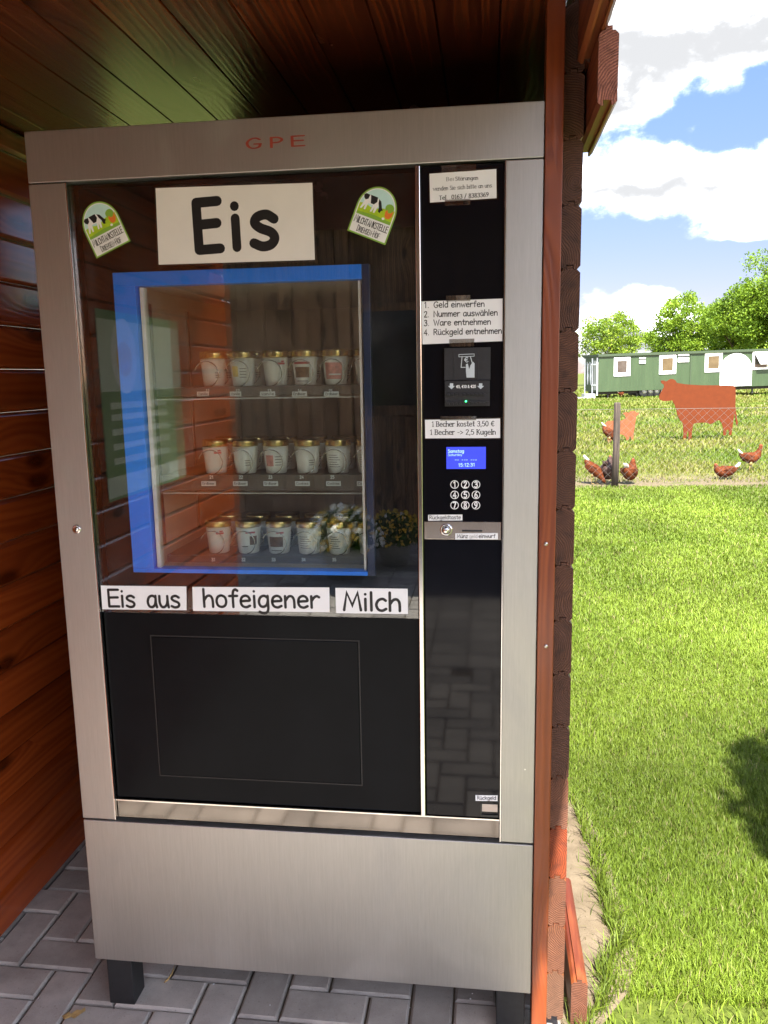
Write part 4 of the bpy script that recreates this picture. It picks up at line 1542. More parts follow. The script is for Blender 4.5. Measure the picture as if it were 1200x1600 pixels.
def make_stickers():
    # arch shape, unit width 1: lower corners (+-0.5, 0), shoulders at 0.62, top at 1.2
    def arch(e):
        pts = [(-0.5 + e, e), (0.5 - e, e)]
        for k in range(25):
            a = math.pi * k / 24
            pts.append(((0.5 - e) * math.cos(a), 0.66 + (0.56 - e) * math.sin(a)))
        return pts

    S = 0.0785
    mb = MB()

    def P(pts, lay, mat):
        poly(mb, [(p[0] * S, p[1] * S) for p in pts], -0.00004 * lay, mat)

    # 0 green border, 1 white, 2 sky, 3 lime, 4 black, 5 orange
    P(arch(0.0), 0, 0)
    P(arch(0.035), 1, 1)
    top = [p for p in arch(0.06) if p[1] > 0.47]
    sky_ = [(0.44, 0.46)] + [((0.44) * math.cos(math.pi * k / 24), 0.66 + 0.50 * math.sin(math.pi * k / 24)) for k in range(25)] + [(-0.44, 0.46)]
    P(sky_, 2, 2)
    hills = [(-0.44, 0.46), (0.44, 0.46), (0.44, 0.80)] + [(0.40 - k * 0.14, 0.74 + 0.045 * math.sin(k * 1.3)) for k in range(1, 6)] + [(-0.44, 0.72)]
    P(hills, 3, 3)
    P([(-0.44, 0.46), (0.44, 0.46), (0.44, 0.53), (0.0, 0.56), (-0.44, 0.52)], 4, 0)
    # bush
    P([(0.30 + 0.11 * math.cos(a), 0.82 + 0.10 * math.sin(a)) for a in np.linspace(0, 2 * math.pi, 14)[:-1]], 4, 0)
    # grazing cow: white legs and belly, black patches, head down on the right
    P([(-0.36, 0.93), (-0.30, 0.96), (-0.05, 0.95), (0.02, 0.90), (0.02, 0.80), (-0.02, 0.60), (-0.06, 0.60), (-0.06, 0.74), (-0.10, 0.60), (-0.14, 0.60), (-0.11, 0.76),
       (-0.24, 0.76), (-0.26, 0.60), (-0.30, 0.60), (-0.30, 0.72), (-0.36, 0.60), (-0.40, 0.60), (-0.35, 0.78)], 5, 1)
    P([(-0.40, 0.92), (-0.36, 0.965), (-0.26, 0.96), (-0.27, 0.86), (-0.33, 0.82), (-0.38, 0.86)], 6, 4)
    P([(-0.24, 0.965), (-0.06, 0.965), (-0.04, 0.86), (-0.10, 0.78), (-0.18, 0.78), (-0.21, 0.88)], 6, 4)
    P([(-0.02, 0.94), (0.05, 0.90), (0.12, 0.76), (0.16, 0.72), (0.12, 0.70), (0.10, 0.64), (0.05, 0.66), (0.04, 0.76), (0.0, 0.84)], 7, 4)
    # hen and egg
    P([(0.22, 0.72), (0.26, 0.78), (0.29, 0.71), (0.36, 0.72), (0.41, 0.80), (0.41, 0.66), (0.36, 0.58), (0.29, 0.57), (0.24, 0.62)], 7, 5)
    P([(0.23 + 0.035 * math.cos(a), 0.55 + 0.03 * math.sin(a)) for a in np.linspace(0, 2 * math.pi, 10)[:-1]], 8, 1)
    lt = MB()
    letters(lt, 'Milchtankstelle', (-0.43 * S, 0.265 * S), (0.43 * S, 0.265 * S), 0.175 * S, 0.72, 1, False, 0, -0.0004, caps_small=True)
    letters(lt, 'Driehsen-Hof', (-0.29 * S, 0.075 * S), (0.29 * S, 0.075 * S), 0.145 * S, 0.66, 1, False, 0, -0.0004, caps_small=True)
    s1 = thing('sticker', 'arched green farm sticker left of the large Eis sheet, tilted anticlockwise', 'sticker', group='farm stickers on the door glass')
    o1 = mb.build('picture', [M['sticker_green'], M['white_print'], M['sticker_sky'], M['sticker_lime'], M['ink'], M['sticker_orange']], s1, loc=(0, 0, 0))
    lt.build('lettering', M['ink'], o1, loc=(0, 0, 0))
    s2 = copy_tree(s1)
    tag(s2, 'arched green farm sticker right of the large Eis sheet, tilted clockwise', 'sticker', 'farm stickers on the door glass')
    for s, bl, br in ((s1, (151, 404), (204, 376.5)), (s2, (542.5, 360), (602, 383))):
        a, b = np.array(pxl(*bl, 0.0055)), np.array(pxl(*br, 0.0055))
        c = (a + b) / 2
        s.location = (c[0], 0.0055, c[1])
        s.rotation_euler = (0, -math.atan2(b[1] - a[1], b[0] - a[0]), 0)
        k = float(np.linalg.norm(b - a)) / S
        s.scale = (k, 1, k)


make_stickers()


# ------------------------------------------------------------------ small litter on the paving
def make_litter():
    q = on_z(112, 1588, 0.004)
    mb = MB()
    pts = [(-0.022, -0.002), (-0.012, 0.006), (-0.004, 0.003), (0.004, 0.011), (0.014, 0.010), (0.018, 0.018), (0.024, 0.012), (0.018, 0.002), (0.010, -0.004), (0.0, -0.002), (-0.010, -0.009)]
    n = len(pts)
    rnd = random.Random(3)
    vs = [(q[0] + p[0], q[1] + p[1] * 1.6, 0.004 + rnd.uniform(0, 0.004)) for p in pts]
    vs += [(v[0], v[1], v[2] + 0.0005) for v in vs]
    mb.add(vs, [tuple(reversed(range(n))), tuple(range(n, 2 * n))] + [(i, (i + 1) % n, n + (i + 1) % n, n + i) for i in range(n)])
    tag(mb.build('dry_leaf', M['leaf_dry']), 'torn tan leaf lying on the paving in front of the machine', 'leaf')
    q = on_z(263, 1530, 0.004)
    mb = MB()
    mb.tube([(q[0] - 0.003, q[1] + 0.05, 0.006), (q[0] + 0.002, q[1] + 0.02, 0.005), (q[0] - 0.001, q[1] - 0.002, 0.004), (q[0] - 0.006, q[1] - 0.012, 0.004)], [0.001, 0.0018, 0.0022, 0.001], 6)
    tag(mb.build('twig', M['leaf_dry']), 'thin brown twig on the paving beside the left leg of the machine', 'twig')
    mb = MB()
    for px, py, s in ((334, 1538, 0.0022), (365, 1590, 0.0015), (735, 1561, 0.0022), (738, 1553, 0.0014), (422, 1571, 0.0016), (640, 1575, 0.0015), (60, 1560, 0.0012), (720, 1530, 0.0012)):
        q = on_z(px, py, 0.002)
        mb.lathe([(0, -s * 0.4), (s, 0), (0, s * 0.7)], 7, centre=(q[0], q[1], 0.003))
    tag(mb.build('grit', M['white_print']), 'white specks of grit scattered over the paving', 'grit', kind='stuff')


make_litter()

# ------------------------------------------------------------------ grass
rng = np.random.default_rng(7)


def blades_mesh(name, x, y, h, w, col, z=-0.03, lean=0.5):
    n = len(x)
    a = rng.uniform(0, 2 * np.pi, n)
    ln = rng.uniform(0.15, 1.0, n) * lean
    dx, dy = np.cos(a) * ln * h, np.sin(a) * ln * h
    b = a + np.pi / 2 + rng.uniform(-0.8, 0.8, n)
    sx, sy = np.cos(b) * w / 2, np.sin(b) * w / 2
    V = np.zeros((n, 5, 3), np.float32)
    V[:, 0] = np.stack([x - sx, y - sy, np.full(n, z)], 1)
    V[:, 1] = np.stack([x + sx, y + sy, np.full(n, z)], 1)
    mh = 0.62
    V[:, 2] = np.stack([x + dx * 0.35 - sx * 0.8, y + dy * 0.35 - sy * 0.8, z + h * mh], 1)
    V[:, 3] = np.stack([x + dx * 0.35 + sx * 0.8, y + dy * 0.35 + sy * 0.8, z + h * mh], 1)
    hh = h * np.sqrt(np.clip(1.12 - 0.45 * ln * ln, 0.3, 1))
    V[:, 4] = np.stack([x + dx, y + dy, z + hh], 1)
    me = bpy.data.meshes.new(name)
    me.vertices.add(n * 5)
    me.vertices.foreach_set('co', V.ravel())
    base = (np.arange(n) * 5)[:, None]
    quads = base + np.array([[0, 1, 3, 2]])
    tris = base + np.array([[2, 3, 4]])
    loops = np.concatenate([quads, tris], 1).ravel()
    me.loops.add(n * 7)
    me.loops.foreach_set('vertex_index', loops.astype(np.int32))
    me.polygons.add(n * 2)
    st = (np.arange(n) * 7)[:, None] + np.array([[0, 4]])
    me.polygons.foreach_set('loop_start', st.ravel().astype(np.int32))
    at = me.color_attributes.new('tint', 'FLOAT_COLOR', 'POINT')
    c4 = np.ones((n, 5, 4), np.float32)
    c4[:, :, :3] = col[:, None, :]
    at.data.foreach_set('color', c4.ravel())
    me.materials.append(M['grass_blade'])
    me.update(calc_edges=True)
    me.validate()
    o = bpy.data.objects.new(name, me)
    COL.objects.link(o)
    return o


def val_noise(x, y, s, seed):
    r = np.random.default_rng(seed)
    g = r.random((128, 128))
    u, v = x / s + 64.3, y / s + 64.7
    i, j = np.floor(u).astype(int), np.floor(v).astype(int)
    fu, fv = u - i, v - j
    fu, fv = fu * fu * (3 - 2 * fu), fv * fv * (3 - 2 * fv)
    i, j = i % 127, j % 127
    return (g[i, j] * (1 - fu) + g[i + 1, j] * fu) * (1 - fv) + (g[i, j + 1] * (1 - fu) + g[i + 1, j + 1] * fu) * fv


def sand_edge(y):
    e = np.interp(y, [-0.9, 0.0, 0.1, 0.2, 0.34, 0.5, 0.7, 0.9, 1.07, 1.2, 1.3, 1.45], [1.10, 1.115, 1.14, 1.19, 1.235, 1.235, 1.225, 1.215, 1.195, 1.15, 1.10, 1.04])
    return e + 0.055 * (val_noise(np.zeros_like(y), y, 0.06, 3) - 0.5)


GRASS_A = np.array([0.088, 0.140, 0.012])
GRASS_B = np.array([0.180, 0.250, 0.028])
GRASS_STRAW = np.array([0.25, 0.22, 0.095])


def make_grass():
    X, Yv, H, W, C = [], [], [], [], []

    def zone(n, y0, y1, side, h0, h1, w0, w1, sand=True):
        y = y0 + (y1 - y0) * rng.triangular(0.0, 0.45, 1.0, n) if y0 > 0.5 else rng.uniform(y0, y1, n)
        d = y + 1.568
        xlo = 1.0 - 0.33 * np.clip(y - 1.4, 0, None)
        xhi = 0.903 + 0.36 * d + side
        x = xlo + (xhi - xlo) * rng.random(n)
        keep = y < 9.15 + 0.3 * val_noise(x, np.zeros(n), 0.35, 9)
        if sand:
            keep &= x > sand_edge(y)
        keep &= ~((x < 1.08) & (y < 1.3))
        keep &= rng.random(n) < 0.45 + 0.75 * val_noise(x, y, 0.22, 8)
        x, y = x[keep], y[keep]
        k = len(x)
        h = rng.uniform(h0, h1, k) * (0.65 + 0.7 * val_noise(x, y, 0.3, 5))
        w = rng.uniform(w0, w1, k)
        t = np.clip(rng.normal(0.5, 0.28, k) + 0.9 * (val_noise(x, y, 0.5, 4) - 0.5), 0, 1)[:, None]
        c = GRASS_A * (1 - t) + GRASS_B * t
        st = (rng.random(k) < 0.06)[:, None]
        c = np.where(st, GRASS_STRAW * rng.uniform(0.6, 1.0, (k, 1)), c)
        c *= rng.uniform(0.75, 1.2, (k, 1)) * (0.72 + 0.5 * val_noise(x, y, 0.9, 44) + 0.12 * val_noise(x, y, 0.13, 45))[:, None]
        X.append(x); Yv.append(y); H.append(h); W.append(w); C.append(c)

    zone(9000, -0.9, 0.25, 0.7, 0.018, 0.040, 0.0016, 0.0032)
    zone(125000, 0.2, 1.4, 0.5, 0.015, 0.035, 0.0013, 0.0026)
    zone(190000, 0.8, 4.0, 0.5, 0.015, 0.034, 0.0016, 0.0032)
    zone(125000, 1.8, 7.2, 0.7, 0.017, 0.037, 0.004, 0.007)
    zone(60000, 4.0, 9.3, 0.8, 0.018, 0.040, 0.006, 0.011)
    zone(80000, 5.4, 11.4, 0.8, 0.018, 0.040, 0.006, 0.011)
    # stray blades on the sand
    n = 260
    y = rng.uniform(0.0, 1.2, n)
    x = sand_edge(y) - rng.random(n) ** 1.8 * (sand_edge(y) - 1.08)
    X.append(x); Yv.append(y); H.append(rng.uniform(0.015, 0.06, n)); W.append(rng.uniform(0.0012, 0.0026, n))
    C.append((GRASS_A + (GRASS_STRAW - GRASS_A) * rng.random((n, 1))) * rng.uniform(0.4, 1.0, (n, 1)))
    # longer tufts at the sand's edge
    n = 1400
    y = rng.uniform(0.0, 1.2, n)
    x = sand_edge(y) + np.abs(rng.normal(0, 0.02, n)) - 0.012
    X.append(x); Yv.append(y); H.append(rng.uniform(0.03, 0.085, n)); W.append(rng.uniform(0.002, 0.004, n))
    C.append((GRASS_A * 0.9 + (GRASS_B - GRASS_A) * rng.random((n, 1))) * rng.uniform(0.6, 1.1, (n, 1)))
    o = blades_mesh('grass', np.concatenate(X), np.concatenate(Yv), np.concatenate(H), np.concatenate(W), np.concatenate(C), lean=0.95)
    tag(o, 'short bright green lawn grass beside the shelter', 'grass', kind='stuff')
    # pasture beyond the fence
    X, Yv, H, W, C = [], [], [], [], []
    for n, y0, y1, h0, h1, w0, w1 in ((8000, 9.6, 10.8, 0.02, 0.05, 0.006, 0.014), (40000, 10.6, 14, 0.03, 0.07, 0.008, 0.016), (66000, 13.5, 24, 0.04, 0.10, 0.014, 0.028), (58000, 23, 46, 0.05, 0.13, 0.03, 0.06), (20000, 45, 75, 0.08, 0.16, 0.06, 0.11)):
        y = rng.uniform(y0, y1, n)
        d = y + 1.568
        x = 0.903 + d * rng.uniform(-0.20, 0.50, n)
        keep = rng.random(n) < 0.25 + 1.0 * val_noise(x, y, 0.8, 18)
        x, y = x[keep], y[keep]
        k = len(x)
        pn = val_noise(x, y, 1.1, 21)
        t = np.clip(pn * 1.5 - 0.25 + rng.normal(0, 0.2, k), 0, 1)[:, None]
        c = GRASS_A * 1.1 * (1 - t) + np.array([0.165, 0.18, 0.032]) * t
        st = (rng.random(k) < 0.22 * pn)[:, None]
        c = np.where(st, GRASS_STRAW * rng.uniform(0.8, 1.15, (k, 1)), c) * rng.uniform(0.8, 1.2, (k, 1))
        X.append(x); Yv.append(y); H.append(rng.uniform(h0, h1, k)); W.append(rng.uniform(w0, w1, k)); C.append(c)
    o = blades_mesh('pasture_grass', np.concatenate(X), np.concatenate(Yv), np.concatenate(H), np.concatenate(W), np.concatenate(C), lean=0.9)
    tag(o, 'patchy yellow-green pasture grass behind the wire fence', 'grass', kind='stuff')


make_grass()


# ------------------------------------------------------------------ fence
def make_fence():
    f = thing('wire_fence', 'chain link fence on a thin wooden post between lawn and pasture', 'fence', (2.546, 9.2, 0))
    yF = 9.2
    x0, x1, z0, z1 = 0.2, 8.6, 0.02, 0.98
    mb = MB()
    p = 0.105
    w = 0.0008
    def wire(xa, za, xb, zb, dy):
        d = np.array((xb - xa, zb - za))
        d = d / np.linalg.norm(d)
        nx, nz = -d[1] * w, d[0] * w
        vs = [(xa + nx, yF + dy, za + nz), (xa - nx, yF + dy, za - nz), (xb - nx, yF + dy, zb - nz), (xb + nx, yF + dy, zb + nz)]
        vs += [(v[0], v[1] + 0.003, v[2]) for v in vs]
        mb.add(vs, [(0, 1, 2, 3), (7, 6, 5, 4), (0, 4, 5, 1), (1, 5, 6, 2), (2, 6, 7, 3), (3, 7, 4, 0)])
    k = x0 - 1.0
    while k < x1:
        for s in (1, -1):
            xa, xb = (k, k + (z1 - z0)) if s == 1 else (k + (z1 - z0), k)
            wire(xa, z0, xb, z1, 0.0 if s == 1 else 0.004)
        k += p
    mb.build('wire_mesh', M['fence_wire'], f)
    mb = MB()
    mb.tube([(x0 - 1, yF, z1), (x1 + 1, yF, z1)], 0.0028, 6)
    mb.build('top_wire', M['fence_wire'], f)
    for x in (2.546, 6.6, -1.2):
        mb = MB()
        mb.tube([(x, yF - 0.045, -0.05), (x + 0.004, yF - 0.045, 0.5), (x, yF - 0.045, 1.05), (x, yF - 0.045, 1.07)], [0.046, 0.043, 0.042, 0.036], 12)
        mb.build('post', M['fence_post_wood'], f)


make_fence()


# ------------------------------------------------------------------ steel silhouettes
def silhouette(name, label, cat, pts, scale, loc, rotz, flip=False, mat='rust_steel'):
    mb = MB()
    P = [((-p[0] if flip else p[0]) * scale, p[1] * scale) for p in pts]
    vs = [(p[0], 0, p[1]) for p in P]
    if _area(vs, tuple(range(len(vs)))) < 0:
        P = P[::-1]
    mb.prism(P, -0.004, 0.004)
    o = mb.build(name, M[mat])
    o.location = loc
    o.rotation_euler = (0, 0, rotz)
    return tag(o, label, cat)


# traced in units of the picture (x right, y up from the feet), 350 x 345 for the cow
COW = [(0, 240), (8, 232), (24, 225), (60, 225), (78, 228), (92, 205), (103, 178), (110, 150), (128, 120), (144, 105), (150, 80), (152, 40), (150, 5), (168, 4), (172, 40), (180, 62), (184, 40), (184, 5), (202, 4), (204, 60),
       (210, 98), (232, 100), (262, 102), (288, 100), (310, 92), (330, 98), (352, 112), (366, 112), (380, 92), (390, 62), (392, 28), (408, 26), (412, 58), (424, 58), (428, 26), (442, 28), (446, 70), (450, 110), (452, 150), (460, 120),
       (466, 90), (474, 76), (478, 96), (470, 120), (462, 160), (456, 190), (454, 260), (450, 290), (438, 300), (420, 302), (340, 304), (250, 306), (160, 312), (122, 318), (100, 322), (92, 335), (78, 342), (62, 343), (50, 337), (38, 330), (22, 336), (6, 336), (10, 322), (24, 314), (26, 300), (14, 280), (2, 258)]
CALF = [(0, 88), (10, 96), (40, 98), (70, 97), (88, 106), (84, 120), (74, 128), (88, 134), (98, 130), (112, 138), (126, 138), (134, 130), (146, 130), (142, 120), (134, 116), (132, 100), (130, 80), (128, 60), (124, 40), (126, 0), (118, 0), (114, 22), (108, 30), (104, 10), (98, 0), (92, 4), (92, 22), (80, 34),
        (56, 40), (40, 30), (30, 14), (22, 0), (12, 0), (12, 20), (4, 40), (0, 60)]


def make_figures():
    a = Vector((5.10, 16.25, -0.03))
    ang = math.atan2(0.30, 1.0)
    sc = 1.33 / 345.0
    # front foot lies 170 units right of the muzzle
    loc = a - Vector((math.cos(ang) * 176 * sc, math.sin(ang) * 176 * sc, 0))
    silhouette('cow_figure', 'large rust-coloured steel cow silhouette standing in the pasture', 'garden figure', COW, sc, loc, ang)
    sc = 0.67 / 138.0
    silhouette('calf_figure', 'small rust-coloured steel calf silhouette, paled as by haze, behind the fence post', 'garden figure', CALF, sc, (3.36, 16.0, -0.03), 0.12, mat='hazed_rust')


make_figures()


# ------------------------------------------------------------------ hens
def hen(label, loc, rotz, size=0.42, pose='stand', dark=False):
    root = thing('hen', label, 'hen', loc, rotz, 'brown hens in the pasture')
    mat = M['hen_dark'] if dark else M['hen_brown']
    s = size / 0.42
    # the body runs along +x (head) : centre line (x, z), half width, half height
    if pose == 'stand':
        L = [(-0.20, 0.285, .010, .018), (-0.16, 0.262, .035, .040), (-0.10, 0.232, .062, .066), (-0.02, 0.215, .078, .082), (0.06, 0.225, .074, .080), (0.115, 0.262, .052, .062), (0.145, 0.315, .032, .038), (0.158, 0.362, .024, .026), (0.172, 0.392, .024, .024), (0.195, 0.396, .017, .016), (0.206, 0.394, .006, .006)]
    elif pose == 'peck':
        L = [(-0.15, 0.360, .012, .020), (-0.12, 0.320, .040, .042), (-0.07, 0.270, .066, .066), (0.00, 0.225, .080, .078), (0.07, 0.180, .072, .072), (0.12, 0.135, .048, .052), (0.16, 0.092, .030, .032), (0.19, 0.058, .024, .024), (0.215, 0.038, .020, .018), (0.228, 0.028, .006, .006)]
    elif pose == 'sit':
        L = [(-0.22, 0.165, .010, .016), (-0.17, 0.145, .038, .036), (-0.10, 0.118, .070, .062), (-0.01, 0.105, .086, .078), (0.08, 0.108, .078, .074), (0.13, 0.130, .050, .054), (0.155, 0.160, .032, .036), (0.168, 0.186, .026, .026), (0.190, 0.190, .020, .018), (0.202, 0.186, .006, .006)]
    else:                                           # turned: plump, head up
        L = [(-0.17, 0.225, .012, .020), (-0.13, 0.200, .046, .050), (-0.07, 0.165, .078, .085), (0.00, 0.150, .092, .102), (0.07, 0.170, .082, .092), (0.11, 0.220, .054, .062), (0.128, 0.270, .034, .036), (0.140, 0.300, .028, .027), (0.165, 0.302, .020, .018), (0.177, 0.298, .006, .006)]
    L = [(x * 0.80, z, rw * 1.12, rh * 1.08) for x, z, rw, rh in L]
    mb = MB()
    seg = 14
    vs, fs = [], []
    for i, (x, z, rw, rh) in enumerate(L):
        a = L[max(i - 1, 0)]
        b = L[min(i + 1, len(L) - 1)]
        t = math.atan2(b[1] - a[1], b[0] - a[0])
        for k in range(seg):
            q = 2 * math.pi * k / seg
            o_ = rh * math.sin(q)
            vs.append(((x - math.sin(t) * o_) * s, rw * math.cos(q) * s, (z + math.cos(t) * o_) * s))
    for i in range(len(L) - 1):
        for k in range(seg):
            fs.append((i * seg + k, i * seg + (k + 1) % seg, (i + 1) * seg + (k + 1) % seg, (i + 1) * seg + k))
    fs.append(tuple(reversed(range(seg))))
    fs.append(tuple(range((len(L) - 1) * seg, len(L) * seg)))
    mb.add(vs, fs, 0, smooth=True)
    mb.build('body', mat, root, loc=(0, 0, 0))
    # tail feathers
    mb = MB()
    tx, tz = L[0][0], L[0][1]
    for k, dy in enumerate((-0.018, -0.006, 0.006, 0.018)):
        mb.tube([(tx * s + 0.05 * s, dy * 0.5 * s, (tz - 0.01) * s), (tx * s, dy * s, (tz + 0.025) * s), ((tx - 0.025) * s, dy * 1.3 * s, (tz + 0.055 + 0.01 * (k % 2)) * s)], [0.016 * s, 0.019 * s, 0.008 * s], 6)
    mb.build('tail', M['hen_white'] if not dark else M['hen_dark'], root, loc=(0, 0, 0))
    hx, hz = L[-3][0], L[-3][1]
    mb = MB()
    for k in range(3):
        x = (hx - 0.012 + k * 0.012) * s
        mb.tube([(x, 0, (hz + 0.015) * s), (x, 0, (hz + 0.036 - 0.004 * abs(k - 1)) * s)], [0.007 * s, 0.003 * s], 6)
    mb.tube([((hx + 0.016) * s, 0, (hz - 0.01) * s), ((hx + 0.016) * s, 0, (hz - 0.036) * s)], [0.005 * s, 0.008 * s], 6)
    mb.build('comb', M['hen_red'], root, loc=(0, 0, 0))
    bx, bz = L[-1][0], L[-1][1]
    MB().tube([((bx - 0.012) * s, 0, bz * s), ((bx + 0.012) * s, 0, (bz - 0.006) * s)], [0.007 * s, 0.001 * s], 6).build('beak', M['hen_leg'], root, loc=(0, 0, 0))
    # wing patches
    mx, mz, mw, mh = L[3]
    for sgn in (-1, 1):
        mb = MB()
        vs = []
        n = 10
        for k in range(n):
            a = 2 * math.pi * k / n
            vs.append(((mx - 0.02 + 0.095 * math.cos(a)) * s, sgn * (mw + 0.004 - 0.02 * math.cos(a) ** 2) * s, (mz + 0.02 + 0.042 * math.sin(a) - 0.02 * math.cos(a)) * s))
        vs.append(((mx - 0.02) * s, sgn * (mw + 0.012) * s, (mz + 0.02) * s))
        mb.add(vs, [(k, (k + 1) % n, n) if sgn < 0 else ((k + 1) % n, k, n) for k in range(n)], 0, smooth=True)
        mb.build('wing', M['hen_wing'] if not dark else mat, root, loc=(0, 0, 0))
    if pose in ('stand', 'peck'):
        for sgn in (-1, 1):
            mb = MB()
            fx = 0.01 + 0.025 * sgn
            mb.tube([(0.0, sgn * 0.035 * s, 0.16 * s), (fx * 0.5 * s, sgn * 0.036 * s, 0.10 * s)], [0.030 * s, 0.014 * s], 8)
            mb.tube([(fx * 0.5 * s, sgn * 0.036 * s, 0.11 * s), (fx * s, sgn * 0.036 * s, 0.008 * s)], 0.007 * s, 6)
            for d in (-0.5, 0, 0.5):
                mb.tube([(fx * s, sgn * 0.036 * s, 0.008 * s), ((fx + 0.045 * math.cos(d)) * s, (sgn * 0.036 + 0.045 * math.sin(d)) * s, 0.004 * s)], [0.006 * s, 0.003 * s], 5)
            mb.build('leg', M['hen_leg'], root, loc=(0, 0, 0))
    return root


def make_hens():
    z = -0.022
    hen('brown hen pecking at the ground, leftmost by the fence post', (2.30, 9.42, z), -0.35, 0.38, 'peck')
    hen('dark brown hen half hidden behind the fence post', (2.50, 9.50, z), 1.2, 0.46, 'turn', True)
    hen('plump brown hen just right of the fence post, seen from behind', (2.78, 9.45, z), 1.05, 0.42, 'turn')
    hen('brown hen with raised white tail in front of the calf silhouette', (3.36, 15.4, z), 0.1, 0.46, 'peck')
    hen('brown hen walking upright towards the right below the cow silhouette', (4.71, 10.75, z), -0.1, 0.40, 'stand')
    hen('brown hen lying low on bare soil, head to the left', (4.14, 9.95, z), math.pi + 0.12, 0.41, 'sit')
    hen('far brown hen under the front of the green wagon', (8.35, 45.8, z), 0.3, 0.5, 'stand')
    hen('far brown hen between the legs of the green wagon chassis', (7.75, 46.1, z), 2.6, 0.5, 'peck')


make_hens()


# ------------------------------------------------------------------ trees
def tree(label, loc, height, width, seed, n_leaf=9000, leaf=0.30, trunk_h=0.28, colA=(0.060, 0.125, 0.008), colB=(0.23, 0.34, 0.028), group='trees beyond the wagon', name='broadleaf_tree', zc=0.60, zr=0.42):
    r = np.random.default_rng(seed)
    root = thing(name, label, 'tree', loc, 0.0, group)
    mb = MB()
    tr = height * 0.026
    top = Vector((r.normal(0, 0.02) * height, r.normal(0, 0.02) * height, height * 0.72))
    mb.tube([(0, 0, -0.1), (0, 0, height * 0.15), tuple(top * 0.5), tuple(top)], [tr * 1.25, tr, tr * 0.7, tr * 0.2], 9)
    ends = []
    for k in range(11):
        a = 2 * math.pi * k / 11 + r.uniform(-0.3, 0.3)
        zb = height * r.uniform(trunk_h * 0.8, 0.55)
        rr = width * 0.5 * r.uniform(0.55, 0.9)
        ze = min(height * 0.92, zb + height * r.uniform(0.1, 0.38))
        base = top * (zb / top.z)
        e = Vector((math.cos(a) * rr, math.sin(a) * rr, ze))
        mid = base.lerp(e, 0.5) + Vector((0, 0, height * 0.03))
        mb.tube([tuple(base), tuple(mid), tuple(e)], [tr * 0.5, tr * 0.32, tr * 0.1], 6)
        ends.append(e)
        for q in range(2):
            e2 = mid + Vector((r.normal(0, width * 0.14), r.normal(0, width * 0.14), abs(r.normal(0.1, 0.1)) * height))
            mb.tube([tuple(mid), tuple(e2)], [tr * 0.25, tr * 0.07], 5)
            ends.append(e2)
    mb.build('trunk', M['bark'], root, loc=(0, 0, 0))
    # crown: clumps of leaves through an uneven hull
    n_leaf = int(n_leaf * 2.4)
    leaf *= 0.78
    nc = 130
    u = r.normal(size=(nc, 3))
    u /= np.linalg.norm(u, axis=1)[:, None]
    rad = np.where(r.random(nc) < 0.7, r.uniform(0.86, 1.0, nc), r.uniform(0.3, 0.85, nc))
    lump = 1 + 0.20 * np.sin(u[:, 0] * 4 + seed) * np.cos(u[:, 2] * 3 + seed * 2) * 0.5 + r.normal(0, 0.035, nc)
    cc = u * (rad * lump)[:, None] * np.array([width * 0.44, width * 0.44, height * zr * 0.94]) + np.array([0, 0, height * zc])
    cc = np.vstack([cc, np.array([tuple(e) for e in ends])])
    nc = len(cc)
    csz = width * r.uniform(0.06, 0.11, nc)
    bright = r.uniform(0.0, 1.0, nc)
    idx = r.integers(0, nc, n_leaf)
    jd = r.normal(size=(n_leaf, 3))
    jd /= np.linalg.norm(jd, axis=1)[:, None]
    p = cc[idx] + jd * (r.random(n_leaf) ** 0.4)[:, None] * csz[idx][:, None] * 1.45 * np.array([1, 1, 0.75])
    a = r.normal(size=(n_leaf, 3))
    a /= np.linalg.norm(a, axis=1)[:, None]
    b = np.cross(a, r.normal(size=(n_leaf, 3)))
    b /= np.linalg.norm(b, axis=1)[:, None]
    sz = leaf * r.uniform(0.5, 1.1, n_leaf)[:, None]
    V = np.stack([p - a * sz * 0.5, p + b * sz * 0.3, p + a * sz * 0.6, p - b * sz * 0.3], 1).astype(np.float32)
    me = bpy.data.meshes.new('crown')
    me.vertices.add(n_leaf * 4)
    me.vertices.foreach_set('co', V.ravel())
    me.loops.add(n_leaf * 4)
    me.loops.foreach_set('vertex_index', np.arange(n_leaf * 4, dtype=np.int32))
    me.polygons.add(n_leaf)
    me.polygons.foreach_set('loop_start', (np.arange(n_leaf) * 4).astype(np.int32))
    at = me.color_attributes.new('tint', 'FLOAT_COLOR', 'POINT')
    t = np.clip(bright[idx] * 0.7 + r.normal(0.15, 0.2, n_leaf), 0, 1)[:, None]
    c = np.array(colA) * (1 - t) + np.array(colB) * t
    c4 = np.ones((n_leaf, 4, 4), np.float32)
    c4[:, :, :3] = c[:, None, :]
    at.data.foreach_set('color', c4.ravel())
    me.materials.append(M['tree_leaf'])
    me.update(calc_edges=True)
    me.validate()
    o = bpy.data.objects.new('crown', me)
    COL.objects.link(o)
    o.parent = root
    return root


